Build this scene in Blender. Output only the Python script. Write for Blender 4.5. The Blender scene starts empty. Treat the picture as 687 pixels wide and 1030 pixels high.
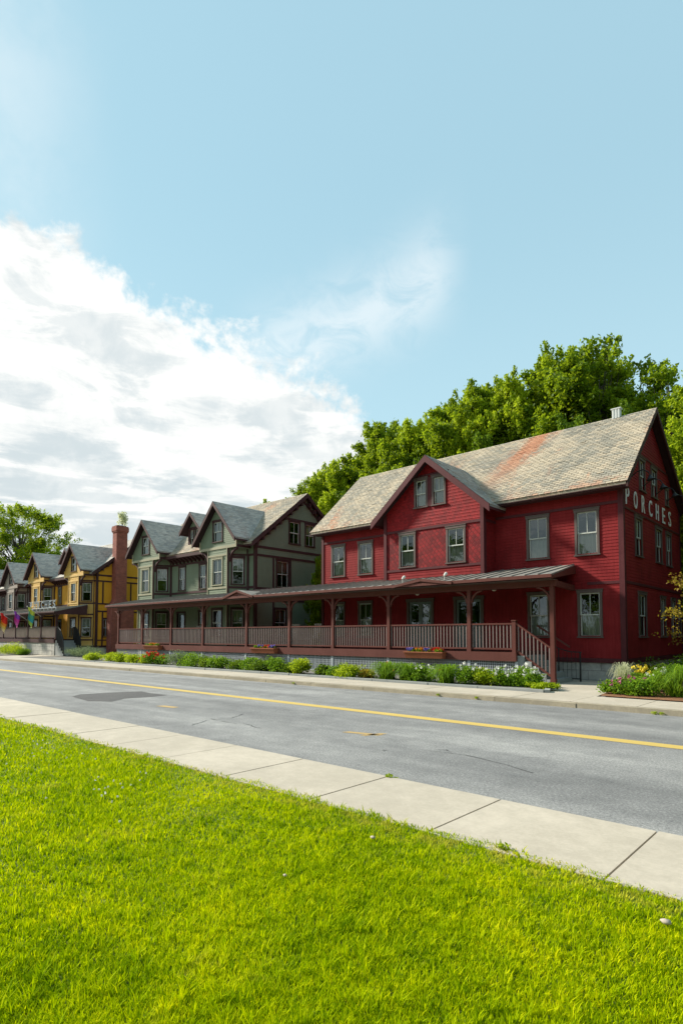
import bpy, bmesh, math, random
import numpy as np
from mathutils import Vector, Matrix
R = math.radians
random.seed(7)
rng = np.random.default_rng(11)
scene = bpy.context.scene
COL = scene.collection

# ------------------------------------------------------------------ camera
cd = bpy.data.cameras.new('camera')
cam = bpy.data.objects.new('camera', cd); COL.objects.link(cam)
cd.sensor_fit = 'HORIZONTAL'; cd.sensor_width = 36.0
cd.lens = 590.0 / 687.0 * 36.0
cd.shift_y = 95.0 / 687.0
cd.clip_end = 4000; cd.clip_start = 0.05
cam.location = (0, 0, 1.6)
yaw, pit = R(42.3), math.atan(29 / 590)
cam.rotation_euler = (math.pi / 2 + pit, 0, yaw)
scene.camera = cam

# ------------------------------------------------------------------ sun, sky, exposure
SUN_AZ = R(20)          # how far the sun stands in front of the facade line
SUN_EL = R(33)
to_sun = Vector((-math.cos(SUN_AZ) * math.cos(SUN_EL), -math.sin(SUN_AZ) * math.cos(SUN_EL), math.sin(SUN_EL)))
sd = bpy.data.lights.new('sun', 'SUN'); sd.energy = 5.0; sd.angle = R(5.0); sd.color = (1.0, 0.93, 0.80)
sun = bpy.data.objects.new('sun', sd); COL.objects.link(sun)
sun.rotation_euler = to_sun.to_track_quat('Z', 'Y').to_euler()
scene.view_settings.view_transform = 'Standard'
scene.view_settings.look = 'None'
scene.view_settings.gamma = 1.0
scene.view_settings.exposure = 0.60
scene.view_settings.use_curve_mapping = False
scene.cycles.max_bounces = 8
scene.cycles.transparent_max_bounces = 12
scene.cycles.caustics_reflective = False
scene.cycles.caustics_refractive = False
scene.cycles.use_denoising = True

world = bpy.data.worlds.new('World'); scene.world = world
world.use_nodes = True

class NT:
    """small helper to write node trees"""
    def __init__(s, nt):
        s.nt = nt; s.n = nt.nodes; s.l = nt.links
    def new(s, t, **k):
        nd = s.n.new(t)
        for a, b in k.items(): setattr(nd, a, b)
        return nd
    def put(s, sock, v):
        if hasattr(v, 'is_linked') or isinstance(v, bpy.types.NodeSocket): s.l.new(v, sock)
        elif v is not None: sock.default_value = v
    def math(s, op, a, b=None, c=None, clamp=False):
        nd = s.new('ShaderNodeMath', operation=op); nd.use_clamp = clamp
        s.put(nd.inputs[0], a)
        if b is not None: s.put(nd.inputs[1], b)
        if c is not None: s.put(nd.inputs[2], c)
        return nd.outputs[0]
    def mix(s, f, a, b, mode='MIX'):
        nd = s.new('ShaderNodeMix', data_type='RGBA', blend_type=mode)
        s.put(nd.inputs[0], f); s.put(nd.inputs[6], a); s.put(nd.inputs[7], b)
        return nd.outputs[2]
    def ramp(s, f, stops, interp='LINEAR'):
        nd = s.new('ShaderNodeValToRGB'); cr = nd.color_ramp; cr.interpolation = interp
        while len(cr.elements) < len(stops): cr.elements.new(0.5)
        for e, (p, c) in zip(cr.elements, stops):
            e.position = p; e.color = c if len(c) == 4 else (*c, 1)
        s.put(nd.inputs[0], f)
        return nd.outputs[0]
    def noise(s, vec, scale, detail=4, rough=.55, dist=0.0):
        nd = s.new('ShaderNodeTexNoise'); s.put(nd.inputs['Vector'], vec)
        nd.inputs['Scale'].default_value = scale; nd.inputs['Detail'].default_value = detail
        nd.inputs['Roughness'].default_value = rough; nd.inputs['Distortion'].default_value = dist
        return nd.outputs['Fac']
    def smooth(s, v, a, b, lo=0., hi=1.):
        nd = s.new('ShaderNodeMapRange', interpolation_type='SMOOTHSTEP')
        s.put(nd.inputs['Value'], v)
        for k, x in (('From Min', a), ('From Max', b), ('To Min', lo), ('To Max', hi)): s.put(nd.inputs[k], x)
        return nd.outputs[0]
    def mapping(s, vec, scale=(1, 1, 1), rot=(0, 0, 0), loc=(0, 0, 0)):
        nd = s.new('ShaderNodeMapping'); s.put(nd.inputs[0], vec)
        nd.inputs['Location'].default_value = loc; nd.inputs['Rotation'].default_value = rot; nd.inputs['Scale'].default_value = scale
        return nd.outputs[0]

def build_sky():
    t = NT(world.node_tree); t.n.clear()
    out = t.new('ShaderNodeOutputWorld'); bg = t.new('ShaderNodeBackground')
    t.l.new(bg.outputs[0], out.inputs[0]); bg.inputs[1].default_value = 0.1
    sky = t.new('ShaderNodeTexSky', sky_type='NISHITA')
    sky.sun_disc = False; sky.sun_elevation = SUN_EL
    sky.sun_rotation = math.atan2(to_sun.x, to_sun.y)
    sky.air_density = 1.0; sky.dust_density = 1.0; sky.ozone_density = 1.5
    base = t.mix(1.0, sky.outputs[0], (0.78, 1.0, 0.83, 1), 'MULTIPLY')
    base = t.mix(0.72, base, (3.45, 5.4, 6.35, 1))
    tc = t.new('ShaderNodeTexCoord')
    d = tc.outputs['Generated']
    sx = t.new('ShaderNodeSeparateXYZ'); t.l.new(d, sx.inputs[0])
    az = t.math('MULTIPLY', t.math('ARCTAN2', sx.outputs[0], sx.outputs[1]), 180 / math.pi)
    el = t.math('MULTIPLY', t.math('ARCSINE', sx.outputs[2]), 180 / math.pi)
    base = t.mix(t.smooth(el, 40, 8, 0, .45), base, (4.5, 6.15, 6.7, 1))
    # cloud deck coordinates: the direction carried up to a flat layer
    zz = t.math('ADD', t.math('MAXIMUM', sx.outputs[2], 0.0), 0.16)
    cv = t.new('ShaderNodeCombineXYZ')
    t.put(cv.inputs[0], t.math('DIVIDE', sx.outputs[0], zz)); t.put(cv.inputs[1], t.math('DIVIDE', sx.outputs[1], zz))
    deck = cv.outputs[0]
    # upper edge of the big cloud bank, elevation by azimuth
    edge = [(-180, 18), (-130, 30), (-90, 34), (-74, 32.8), (-68.6, 31.8), (-62.7, 30.2), (-56.3, 28.4), (-50.5, 26.0),
            (-44.6, 23.8), (-40.1, 21.0), (-38.2, 15), (-35, 8), (-30, 0), (0, -4), (60, 8), (120, 20), (180, 18)]
    e = t.ramp(t.math('DIVIDE', t.math('ADD', az, 180), 360), [((a + 180) / 360, ((b + 10) / 60,) * 3) for a, b in edge])
    e = t.math('SUBTRACT', t.math('MULTIPLY', e, 60), 10)
    n1 = t.noise(d, 5.0, 9, .62, .3)
    n2 = t.noise(d, 17, 7, .6, .2)
    nn = t.math('ADD', t.math('MULTIPLY', t.math('SUBTRACT', n1, .5), 9.0), t.math('ADD', t.math('MULTIPLY', t.math('SUBTRACT', n2, .5), 7.0), t.math('MULTIPLY', t.math('SUBTRACT', t.noise(d, 48, 5, .6), .5), 3.0)))
    dd = t.math('ADD', t.math('SUBTRACT', e, el), nn)
    m = t.smooth(dd, -0.5, 1.7)
    # thin feather of cloud rising to the right of the bank
    line = t.math('MULTIPLY_ADD', t.math('ADD', az, 52), 0.36, 25.0)
    across = t.math('DIVIDE', t.math('SUBTRACT', el, line), 3.4)
    g = t.math('POWER', 2.718, t.math('MULTIPLY', t.math('MULTIPLY', across, across), -1))
    w = t.math('MULTIPLY', t.smooth(az, -56, -49), t.smooth(az, -29, -34.5))
    sv = t.mapping(d, (9, 9, 16), (0.35, 0.3, 0))
    wn = t.smooth(t.noise(sv, 1.6, 8, .62, .6), .30, .62)
    wisp = t.math('MULTIPLY', t.math('MULTIPLY', g, w), t.math('MULTIPLY_ADD', wn, .42, .15), clamp=True)
    # high veil over the upper left
    veil = t.math('MULTIPLY', t.smooth(az, -62, -76), t.smooth(t.noise(d, 3, 6, .6), .42, .7))
    veil = t.math('MULTIPLY', veil, .35)
    # shading inside the bank
    b1 = t.noise(t.mapping(d, (1, 1, 3.2)), 6.5, 8, .6, .5)
    b2 = t.noise(t.mapping(d, (1, 1, 6.0)), 4.0, 7, .6, .3)
    low = t.smooth(el, 23, 10)
    sh = t.smooth(b1, .38, .58, .80, 1.07)
    sh2 = t.smooth(b2, .42, .58, .70, 1.08)
    shade = t.math('MULTIPLY', sh, t.math('ADD', t.math('MULTIPLY', low, t.math('SUBTRACT', sh2, 1)), 1))
    b3 = t.smooth(t.noise(d, 14, 8, .62, .4), .35, .65, .90, 1.05)
    ccol = t.mix(t.smooth(t.math('MULTIPLY', shade, b3), .62, 1.04), (4.5, 5.05, 5.25, 1), (6.9, 6.95, 6.8, 1))
    col = t.mix(veil, base, (7, 7.1, 7.1, 1))
    col = t.mix(wisp, col, (6.6, 6.9, 7.0, 1))
    col = t.mix(m, col, ccol)
    t.l.new(col, bg.inputs[0])
build_sky()

# ------------------------------------------------------------------ mesh helpers
class MB:
    """collects faces in a local frame (a along u, b along n, z up) and links them as ONE mesh"""
    def __init__(s, fr=None):
        s.v = []; s.f = []
        s.set(fr or ((0, 0, 0), (1, 0, 0), (0, 1, 0)))
    def set(s, fr):
        s.o, s.u, s.n = (Vector(x) for x in fr); return s
    def w(s, p):
        return tuple(s.o + s.u * p[0] + s.n * p[1] + Vector((0, 0, p[2])))
    def poly(s, pts):
        k = len(s.v); s.v += [s.w(p) for p in pts]; s.f.append(tuple(range(k, k + len(pts))))
    def box(s, a0, a1, b0, b1, z0, z1):
        s.hexa([(a0, b0, z0), (a1, b0, z0), (a1, b1, z0), (a0, b1, z0), (a0, b0, z1), (a1, b0, z1), (a1, b1, z1), (a0, b1, z1)])
    def hexa(s, p):
        k = len(s.v); s.v += [s.w(q) for q in p]
        for f in ((3, 2, 1, 0), (4, 5, 6, 7), (0, 1, 5, 4), (1, 2, 6, 5), (2, 3, 7, 6), (3, 0, 4, 7)):
            s.f.append(tuple(k + i for i in f))
    def prism(s, pts, d):
        """closed polygon pts extruded by the vector d"""
        k = len(s.v); n = len(pts)
        s.v += [s.w(p) for p in pts] + [s.w((p[0] + d[0], p[1] + d[1], p[2] + d[2])) for p in pts]
        s.f.append(tuple(range(k, k + n))); s.f.append(tuple(range(k + 2 * n - 1, k + n - 1, -1)))
        for i in range(n):
            j = (i + 1) % n
            s.f.append((k + i, k + j, k + n + j, k + n + i))
    def beam(s, p, q, w, h, up=(0, 0, 1)):
        """bar of section w (sideways) x h (along up) from p to q, local frame"""
        p = Vector(s.w(p)); q = Vector(s.w(q)); t = (q - p).normalized()
        U = Vector(up); sd_ = t.cross(U)
        if sd_.length < 1e-4: sd_ = t.cross(Vector((1, 0, 0)))
        sd_.normalize(); U = sd_.cross(t).normalized()
        k = len(s.v)
        for c in (p, q):
            for a, b in ((-1, -1), (1, -1), (1, 1), (-1, 1)):
                s.v.append(tuple(c + sd_ * (a * w / 2) + U * (b * h / 2)))
        for f in ((3, 2, 1, 0), (4, 5, 6, 7), (0, 1, 5, 4), (1, 2, 6, 5), (2, 3, 7, 6), (3, 0, 4, 7)):
            s.f.append(tuple(k + i for i in f))
    def tube(s, pts, rad, n=6, cap=True):
        pts = [Vector(s.w(p)) for p in pts]
        if not hasattr(rad, '__len__'): rad = [rad] * len(pts)
        k = len(s.v); m = len(pts)
        for i, p in enumerate(pts):
            t = (pts[min(i + 1, m - 1)] - pts[max(i - 1, 0)]).normalized()
            a = t.cross(Vector((0.13, 0.21, 1)))
            if a.length < .05: a = t.cross(Vector((1, 0, 0)))
            a.normalize(); b = t.cross(a)
            for j in range(n):
                th = 2 * math.pi * j / n
                s.v.append(tuple(p + (a * math.cos(th) + b * math.sin(th)) * rad[i]))
        for i in range(m - 1):
            for j in range(n):
                j2 = (j + 1) % n
                s.f.append((k + i * n + j, k + i * n + j2, k + (i + 1) * n + j2, k + (i + 1) * n + j))
        if cap:
            s.f.append(tuple(k + j for j in reversed(range(n)))); s.f.append(tuple(k + (m - 1) * n + j for j in range(n)))
    def arc_bracket(s, a, b, z, da, r, w=.07, th=.06, n=6):
        """quarter circle bracket in the a-z plane, from (a, z-r) on the post to (a+da*r, z) under the beam"""
        cx_, cz = a + da * r, z - r
        pi_, po = [], []
        for i in range(n + 1):
            t_ = math.pi / 2 * i / n
            for rr, L in ((r, po), (r - th, pi_)):
                L.append((cx_ - da * rr * math.cos(t_), cz + rr * math.sin(t_)))
        for i in range(n):
            q = [po[i], po[i + 1], pi_[i + 1], pi_[i]]
            s.hexa([(x, b - w / 2, y) for x, y in q] + [(x, b + w / 2, y) for x, y in q])
    def build(s, name, mat, parent=None, smooth=False):
        v = np.array(s.v, dtype=np.float64)
        off = Vector((0, 0, 0)); q = parent
        while q is not None: off += q.location; q = q.parent
        me = bpy.data.meshes.new(name)
        me.from_pydata([tuple(x) for x in (v - np.array(off))], [], s.f)
        uv = me.uv_layers.new(name='UVMap')
        me.update()
        co = v
        buf = np.zeros(len(me.loops) * 2)
        for p in me.polygons:
            nx, ny, nz = p.normal
            if abs(nz) > .995: u = (1., 0., 0.); w_ = (0., 1., 0.)
            else:
                l = math.hypot(nx, ny); u = (-ny / l, nx / l, 0.)
                w_ = (ny * u[2] - nz * u[1], nz * u[0] - nx * u[2], nx * u[1] - ny * u[0])
                if w_[2] < 0: w_ = (-w_[0], -w_[1], -w_[2])
            for li in p.loop_indices:
                c = co[me.loops[li].vertex_index]
                buf[2 * li] = c[0] * u[0] + c[1] * u[1] + c[2] * u[2]
                buf[2 * li + 1] = c[0] * w_[0] + c[1] * w_[1] + c[2] * w_[2]
        uv.data.foreach_set('uv', buf)
        if mat: me.materials.append(mat)
        if smooth: me.polygons.foreach_set('use_smooth', [True] * len(me.polygons))
        o = bpy.data.objects.new(name, me); COL.objects.link(o)
        if parent: o.parent = parent
        return o

def tag(o, label=None, cat=None, group=None, kind=None):
    if label: o['label'] = label
    if cat: o['category'] = cat
    if group: o['group'] = group
    if kind: o['kind'] = kind
    return o
def thing(name, label, cat, loc=(0, 0, 0), group=None):
    o = bpy.data.objects.new(name, None); COL.objects.link(o); o.location = loc; o.empty_display_size = .3
    return tag(o, label, cat, group)

# ------------------------------------------------------------------ materials
MATS = {}
def new_mat(name):
    m = bpy.data.materials.new(name); m.use_nodes = True
    t = NT(m.node_tree); b = t.n['Principled BSDF']
    return m, t, b
def uvn(t): return t.new('ShaderNodeUVMap').outputs[0]
def paint(name, col, rough=.6, var=.16, bump=.15, dirt=.25, scale=1.0, streak=True):
    m, t, b = new_mat(name)
    uv = uvn(t); ob = t.new('ShaderNodeTexCoord').outputs['Object']
    n1 = t.noise(ob, 1.3 * scale, 6, .6); n2 = t.noise(ob, 22 * scale, 4, .6)
    sv = t.mapping(uv, (9, .8, 1)) if streak else uv
    n3 = t.noise(sv, 1.5, 5, .65)
    f = t.math('ADD', t.math('MULTIPLY', n1, .5), t.math('MULTIPLY', n3, .5))
    dark = tuple(c * (1 - var * 1.6) for c in col) + (1,); light = tuple(min(1, c * (1 + var)) + .01 for c in col) + (1,)
    c = t.ramp(f, [(.3, dark), (.5, (*col, 1)), (.72, light)])
    c = t.mix(t.smooth(n2, .56, .75, 0, dirt), c, tuple(x * .55 + .01 for x in col) + (1,))
    t.put(b.inputs['Base Color'], c)
    t.put(b.inputs['Roughness'], t.math('MULTIPLY_ADD', n2, .25, rough - .12))
    b.inputs['Specular IOR Level'].default_value = .2
    bp = t.new('ShaderNodeBump'); bp.inputs['Strength'].default_value = bump; bp.inputs['Distance'].default_value = .01
    t.put(bp.inputs['Height'], t.math('ADD', n2, n3)); t.l.new(bp.outputs[0], b.inputs['Normal'])
    MATS[name] = m
    return m
def shingle(name, c1, c2, w=.13, h=.09, rot=0.0, mortar=.008, stain=None, rough=.75, spread=1.0, patch=False, laid=False):
    """overlapping courses of slates or wood shingles, metres on the surface"""
    m, t, b = new_mat(name)
    uv = uvn(t)
    wob = t.noise(uv, .9, 3, .5)
    v = t.mapping(uv, (1, 1, 1), (0, 0, rot))
    cx = t.new('ShaderNodeCombineXYZ'); sp = t.new('ShaderNodeSeparateXYZ'); t.l.new(v, sp.inputs[0])
    t.put(cx.inputs[0], sp.outputs[0]); t.put(cx.inputs[1], t.math('MULTIPLY_ADD', wob, .03, sp.outputs[1]))
    br = t.new('ShaderNodeTexBrick'); t.l.new(cx.outputs[0], br.inputs['Vector'])
    br.inputs['Color1'].default_value = (0, 0, 0, 1); br.inputs['Color2'].default_value = (1, 1, 1, 1)
    br.inputs['Mortar'].default_value = (.5, .5, .5, 1)
    br.inputs['Scale'].default_value = 1; br.inputs['Mortar Size'].default_value = mortar
    br.inputs['Mortar Smooth'].default_value = .3
    br.inputs['Brick Width'].default_value = w; br.inputs['Row Height'].default_value = h
    r = br.outputs['Color']
    if laid:
        ta = t.new('ShaderNodeAttribute'); ta.attribute_name = 'tint'; r = ta.outputs['Fac']
    n1 = t.noise(uv, .55, 6, .6, .4); n2 = t.noise(uv, 6, 6, .65)
    f = t.math('ADD', t.math('MULTIPLY', r, .5 * spread), t.math('ADD', t.math('MULTIPLY', n1, .75 - .25 * spread), t.math('MULTIPLY', n2, .25)))
    c = t.ramp(f, [(.28, tuple(x * .72 for x in c2)), (.46, c2), (.62, c1), (.85, tuple(min(1, x * 1.22) for x in c1))])
    if stain:
        st = t.smooth(t.noise(t.mapping(uv, (.55, .16, 1), (0, 0, .35)), 1.0, 6, .7, .8), .56, .70)
        st = t.math('MULTIPLY', st, t.math('MULTIPLY_ADD', r, .55, .35))
        if patch:      # one rusty run of slates below the ridge, and a rusty strip along the eave
            sp2 = t.new('ShaderNodeSeparateXYZ'); t.l.new(t.new('ShaderNodeNewGeometry').outputs['Position'], sp2.inputs[0])
            wn = t.noise(uv, 2.5, 6, .7)
            ax = t.math('ADD', sp2.outputs[0], t.math('MULTIPLY_ADD', sp2.outputs[2], -.42, 15.0))
            q = t.math('ADD', t.math('ABSOLUTE', ax), t.math('MULTIPLY', t.math('SUBTRACT', wn, .5), 3.2))
            run = t.math('MULTIPLY', t.smooth(q, .95, .1), t.smooth(sp2.outputs[2], 7.2, 9.6, .15, .95))
            eav = t.math('MULTIPLY', t.smooth(sp2.outputs[2], 7.35, 6.9), t.smooth(t.noise(t.mapping(uv, (.4, 2, 1)), 1.2, 5, .7), .46, .62, 0, .6))
            st = t.math('MAXIMUM', st, t.math('MAXIMUM', run, eav))
        c = t.mix(t.math('MULTIPLY', st, .8), c, (*stain, 1))
    c = t.mix(t.math('MULTIPLY', br.outputs['Fac'], 0.0 if laid else .45), c, tuple(x * .3 for x in c2) + (1,))
    t.put(b.inputs['Base Color'], c)
    t.put(b.inputs['Roughness'], rough); b.inputs['Specular IOR Level'].default_value = .3
    # saw-tooth height: every course laps over the one below
    saw = t.math('FRACT', t.math('DIVIDE', t.math('MULTIPLY_ADD', wob, .03, sp.outputs[1]), h))
    hgt = t.math('ADD', t.math('MULTIPLY', t.math('SUBTRACT', 1, saw), .9), t.math('MULTIPLY', r, .45))
    hgt = t.math('SUBTRACT', hgt, t.math('MULTIPLY', br.outputs['Fac'], .5))
    bp = t.new('ShaderNodeBump'); bp.inputs['Strength'].default_value = .7; bp.inputs['Distance'].default_value = .018
    t.put(bp.inputs['Height'], t.math('MULTIPLY', n2, .5) if laid else t.math('ADD', hgt, t.math('MULTIPLY', n2, .4))); t.l.new(bp.outputs[0], b.inputs['Normal'])
    MATS[name] = m
    return m
def masonry(name, c1, c2, mor, w, h, mortar=.012, rough=.9, mottle=.5):
    m, t, b = new_mat(name)
    uv = uvn(t)
    br = t.new('ShaderNodeTexBrick'); t.l.new(uv, br.inputs['Vector'])
    br.inputs['Color1'].default_value = (*c1, 1); br.inputs['Color2'].default_value = (*c2, 1); br.inputs['Mortar'].default_value = (*mor, 1)
    br.inputs['Scale'].default_value = 1; br.inputs['Mortar Size'].default_value = mortar
    br.inputs['Brick Width'].default_value = w; br.inputs['Row Height'].default_value = h; br.inputs['Mortar Smooth'].default_value = .4
    n1 = t.noise(uv, 2.2, 8, .7, .5); n2 = t.noise(uv, 30, 5, .6)
    k = t.ramp(n1, [(.3, (1 - mottle,) * 3), (.5, (.9,) * 3), (.7, (1.15,) * 3)])
    t.put(b.inputs['Base Color'], t.mix(1.0, br.outputs[0], k, 'MULTIPLY'))
    b.inputs['Roughness'].default_value = rough
    bp = t.new('ShaderNodeBump'); bp.inputs['Strength'].default_value = .6; bp.inputs['Distance'].default_value = .015
    t.put(bp.inputs['Height'], t.math('ADD', t.math('MULTIPLY', br.outputs['Fac'], -1), t.math('MULTIPLY', n2, .5)))
    t.l.new(bp.outputs[0], b.inputs['Normal'])
    MATS[name] = m
    return m

M_RED = paint('red_paint', (0.212, 0.0125, 0.0145), .75, .24, dirt=.15)
M_REDT = paint('dull_red_trim', (0.085, 0.018, 0.022), .6)
M_POST = paint('brick_red_porch_paint', (0.115, 0.036, 0.028), .55)
M_DKRED = paint('maroon_trim', (0.058, 0.024, 0.025), .6)
M_TAUPE = paint('taupe_casing', (0.115, 0.085, 0.078), .55)
M_SASH = paint('pale_sash', (0.48, 0.495, 0.46), .5)
M_DOOR = paint('blue_grey_door', (0.16, 0.20, 0.20), .5)
M_OLIVE = paint('sage_green_paint', (0.170, 0.205, 0.142), .62, .1, dirt=.12)
M_OLIVEC = paint('cream_green_trim', (0.32, 0.30, 0.21), .6)
M_YEL = paint('ochre_yellow_paint', (0.62, 0.30, 0.022), .62, .1, dirt=.12)
M_YELC = paint('pale_ochre_trim', (0.60, 0.40, 0.15), .6)
M_YELF = paint('pale_ochre_paint', (0.58, 0.36, 0.10), .62, .1)
M_GREY = paint('grey_mauve_paint', (0.17, 0.145, 0.14), .62, .1)
M_GREYC = paint('pale_grey_mauve_trim', (0.30, 0.25, 0.22), .6)
M_BALU = paint('grey_mauve_baluster_paint', (0.215, 0.165, 0.155), .6)
M_LETTER = paint('off_white_letter_paint', (0.66, 0.67, 0.66), .5, .05)
M_BLACK = paint('black_iron', (0.02, 0.02, 0.022), .45, streak=False)
M_CREAM = paint('white_enamel', (0.7, 0.68, 0.62), .4)
M_BOARD = paint('dark_roof_boards', (0.035, 0.02, 0.022), .8)
M_LATT = paint('grey_lattice_paint', (0.42, 0.45, 0.47), .6)
M_CEIL = paint('porch_ceiling', (0.10, 0.07, 0.06), .7)
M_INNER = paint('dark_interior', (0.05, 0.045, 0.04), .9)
M_SLATE = shingle('weathered_slate', (0.40, 0.345, 0.26), (0.30, 0.275, 0.22), .22, .125, stain=(0.42, 0.19, 0.10), spread=.42, patch=True)
M_SLATEG = shingle('grey_slate', (0.42, 0.41, 0.385), (0.33, 0.325, 0.31), .22, .125, stain=(0.22, 0.16, 0.16), spread=.45)
SLM = {'weathered_slate': shingle('laid_weathered_slate', (0.43, 0.36, 0.265), (0.27, 0.25, 0.205), .22, .125, stain=(0.46, 0.17, 0.08), spread=.36, patch=True, laid=True),
       'grey_slate': shingle('laid_grey_slate', (0.50, 0.455, 0.40), (0.34, 0.32, 0.295), .22, .125, stain=(0.30, 0.18, 0.15), spread=.36, laid=True)}
M_REDSH = shingle('red_wood_shingle', (0.27, 0.0095, 0.0125), (0.19, 0.006, 0.009), .14, .13, mortar=.006, spread=.5)
M_REDDI = shingle('red_diamond_shingle', (0.27, 0.010, 0.013), (0.14, 0.005, 0.008), .16, .16, rot=R(50), mortar=.016, spread=.4)
M_STONE = masonry('grey_foundation_stone', (0.50, 0.48, 0.43), (0.38, 0.37, 0.34), (0.26, 0.25, 0.23), .9, .34, .015)
M_BRICK = masonry('red_brick', (0.36, 0.085, 0.055), (0.25, 0.055, 0.04), (0.26, 0.15, 0.12), .215, .075, .009, mottle=.3)
M_STEP = paint('grey_concrete_step', (0.30, 0.31, 0.30), .9, streak=False)

def metal_roof():
    m, t, b = new_mat('standing_seam_metal')
    uv = uvn(t); n = t.noise(t.mapping(uv, (2.2, .35, 1)), 2.0, 6, .65); n2 = t.noise(uv, 9, 5, .6)
    c = t.ramp(t.math('ADD', t.math('MULTIPLY', n, .7), t.math('MULTIPLY', n2, .3)), [(.3, (.13, .12, .11)), (.5, (.24, .225, .205)), (.68, (.40, .36, .30))])
    t.put(b.inputs['Base Color'], c); b.inputs['Metallic'].default_value = .15
    t.put(b.inputs['Roughness'], t.math('MULTIPLY_ADD', n2, .3, .42))
    return m
M_METAL = metal_roof()

def glass():
    m, t, b = new_mat('window_glass'); t.n.remove(b)
    out = [x for x in t.n if x.type == 'OUTPUT_MATERIAL'][0]
    gl = t.new('ShaderNodeBsdfGlossy'); gl.inputs['Roughness'].default_value = .03; gl.inputs['Color'].default_value = (.80, .92, .95, 1)
    tr = t.new('ShaderNodeBsdfTransparent'); tr.inputs[0].default_value = (.78, .82, .80, 1)
    fr = t.new('ShaderNodeFresnel'); fr.inputs[0].default_value = 1.5
    ob = t.new('ShaderNodeTexCoord').outputs['Object']
    bp = t.new('ShaderNodeBump'); bp.inputs['Strength'].default_value = .12; bp.inputs['Distance'].default_value = .02
    t.put(bp.inputs['Height'], t.noise(ob, 3.5, 2, .5)); t.l.new(bp.outputs[0], gl.inputs['Normal'])
    mx = t.new('ShaderNodeMixShader')
    t.put(mx.inputs[0], t.math('MULTIPLY_ADD', fr.outputs[0], 1.2, .06, clamp=True))
    t.l.new(tr.outputs[0], mx.inputs[1]); t.l.new(gl.outputs[0], mx.inputs[2]); t.l.new(mx.outputs[0], out.inputs[0])
    return m
M_GLASS = glass()
def cloth(name, col):
    m, t, b = new_mat(name)
    uv = uvn(t)
    c = t.ramp(t.noise(t.mapping(uv, (14, .7, 1)), 1.2, 4, .6), [(.3, tuple(x * .8 for x in col)), (.7, col)])
    t.put(b.inputs['Base Color'], c); b.inputs['Roughness'].default_value = .9
    return m
M_CURT = cloth('window_curtain', (.40, .42, .35))

# ------------------------------------------------------------------ wall panels with real openings
def spans(prof, z):
    for (z0, l0, r0), (z1, l1, r1) in zip(prof, prof[1:]):
        if z0 - 1e-9 <= z <= z1 + 1e-9:
            k = (z - z0) / (z1 - z0) if z1 > z0 else 0
            return l0 + (l1 - l0) * k, r0 + (r1 - r0) * k
    return prof[-1][1], prof[-1][2]
def panel(mb, prof, holes=(), course=.115, depth=.012, reveal=.12, b=0.0, rev=True):
    z0, z1 = prof[0][0], prof[-1][0]
    br = {round(p[0], 5) for p in prof}
    for h in holes: br |= {round(h[2], 5), round(h[3], 5)}
    if course:
        k = math.ceil(z0 / course)
        while k * course < z1: br.add(round(k * course, 5)); k += 1
    zs = sorted(z for z in br if z0 - 1e-6 <= z <= z1 + 1e-6)
    for za, zb in zip(zs, zs[1:]):
        if zb - za < 1e-4: continue
        zm = (za + zb) / 2
        la, ra = spans(prof, za + 1e-7); lb, rb = spans(prof, zb - 1e-7)
        cuts = sorted((h[0], h[1]) for h in holes if h[2] < zm < h[3])
        if course:
            fa = za / course - math.floor(zm / course); fb = zb / course - math.floor(zm / course)
            ba, bb = b + depth * (1 - fa), b + depth * (1 - fb)
        else: ba = bb = b; fa = 1
        seg = []; l1_, l2_ = la, lb
        for c0, c1 in cuts:
            seg.append((l1_, c0, l2_, c0)); l1_ = l2_ = c1
        seg.append((l1_, ra, l2_, rb))
        for s0, s1, t0, t1 in seg:
            if s1 - s0 < 1e-4 and t1 - t0 < 1e-4: continue
            mb.poly([(s0, ba, za), (s1, ba, za), (t1, bb, zb), (t0, bb, zb)])
            if course and fa < 1e-4: mb.poly([(s0, b, za), (s1, b, za), (s1, ba, za), (s0, ba, za)])
    if rev:
        for (u0, u1, h0, h1) in holes:
            bf = b + depth
            mb.poly([(u0, bf, h0), (u1, bf, h0), (u1, b - reveal, h0), (u0, b - reveal, h0)])
            mb.poly([(u0, bf, h1), (u1, bf, h1), (u1, b - reveal, h1), (u0, b - reveal, h1)])
            mb.poly([(u0, bf, h0), (u0, bf, h1), (u0, b - reveal, h1), (u0, b - reveal, h0)])
            mb.poly([(u1, bf, h0), (u1, bf, h1), (u1, b - reveal, h1), (u1, b - reveal, h0)])

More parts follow.
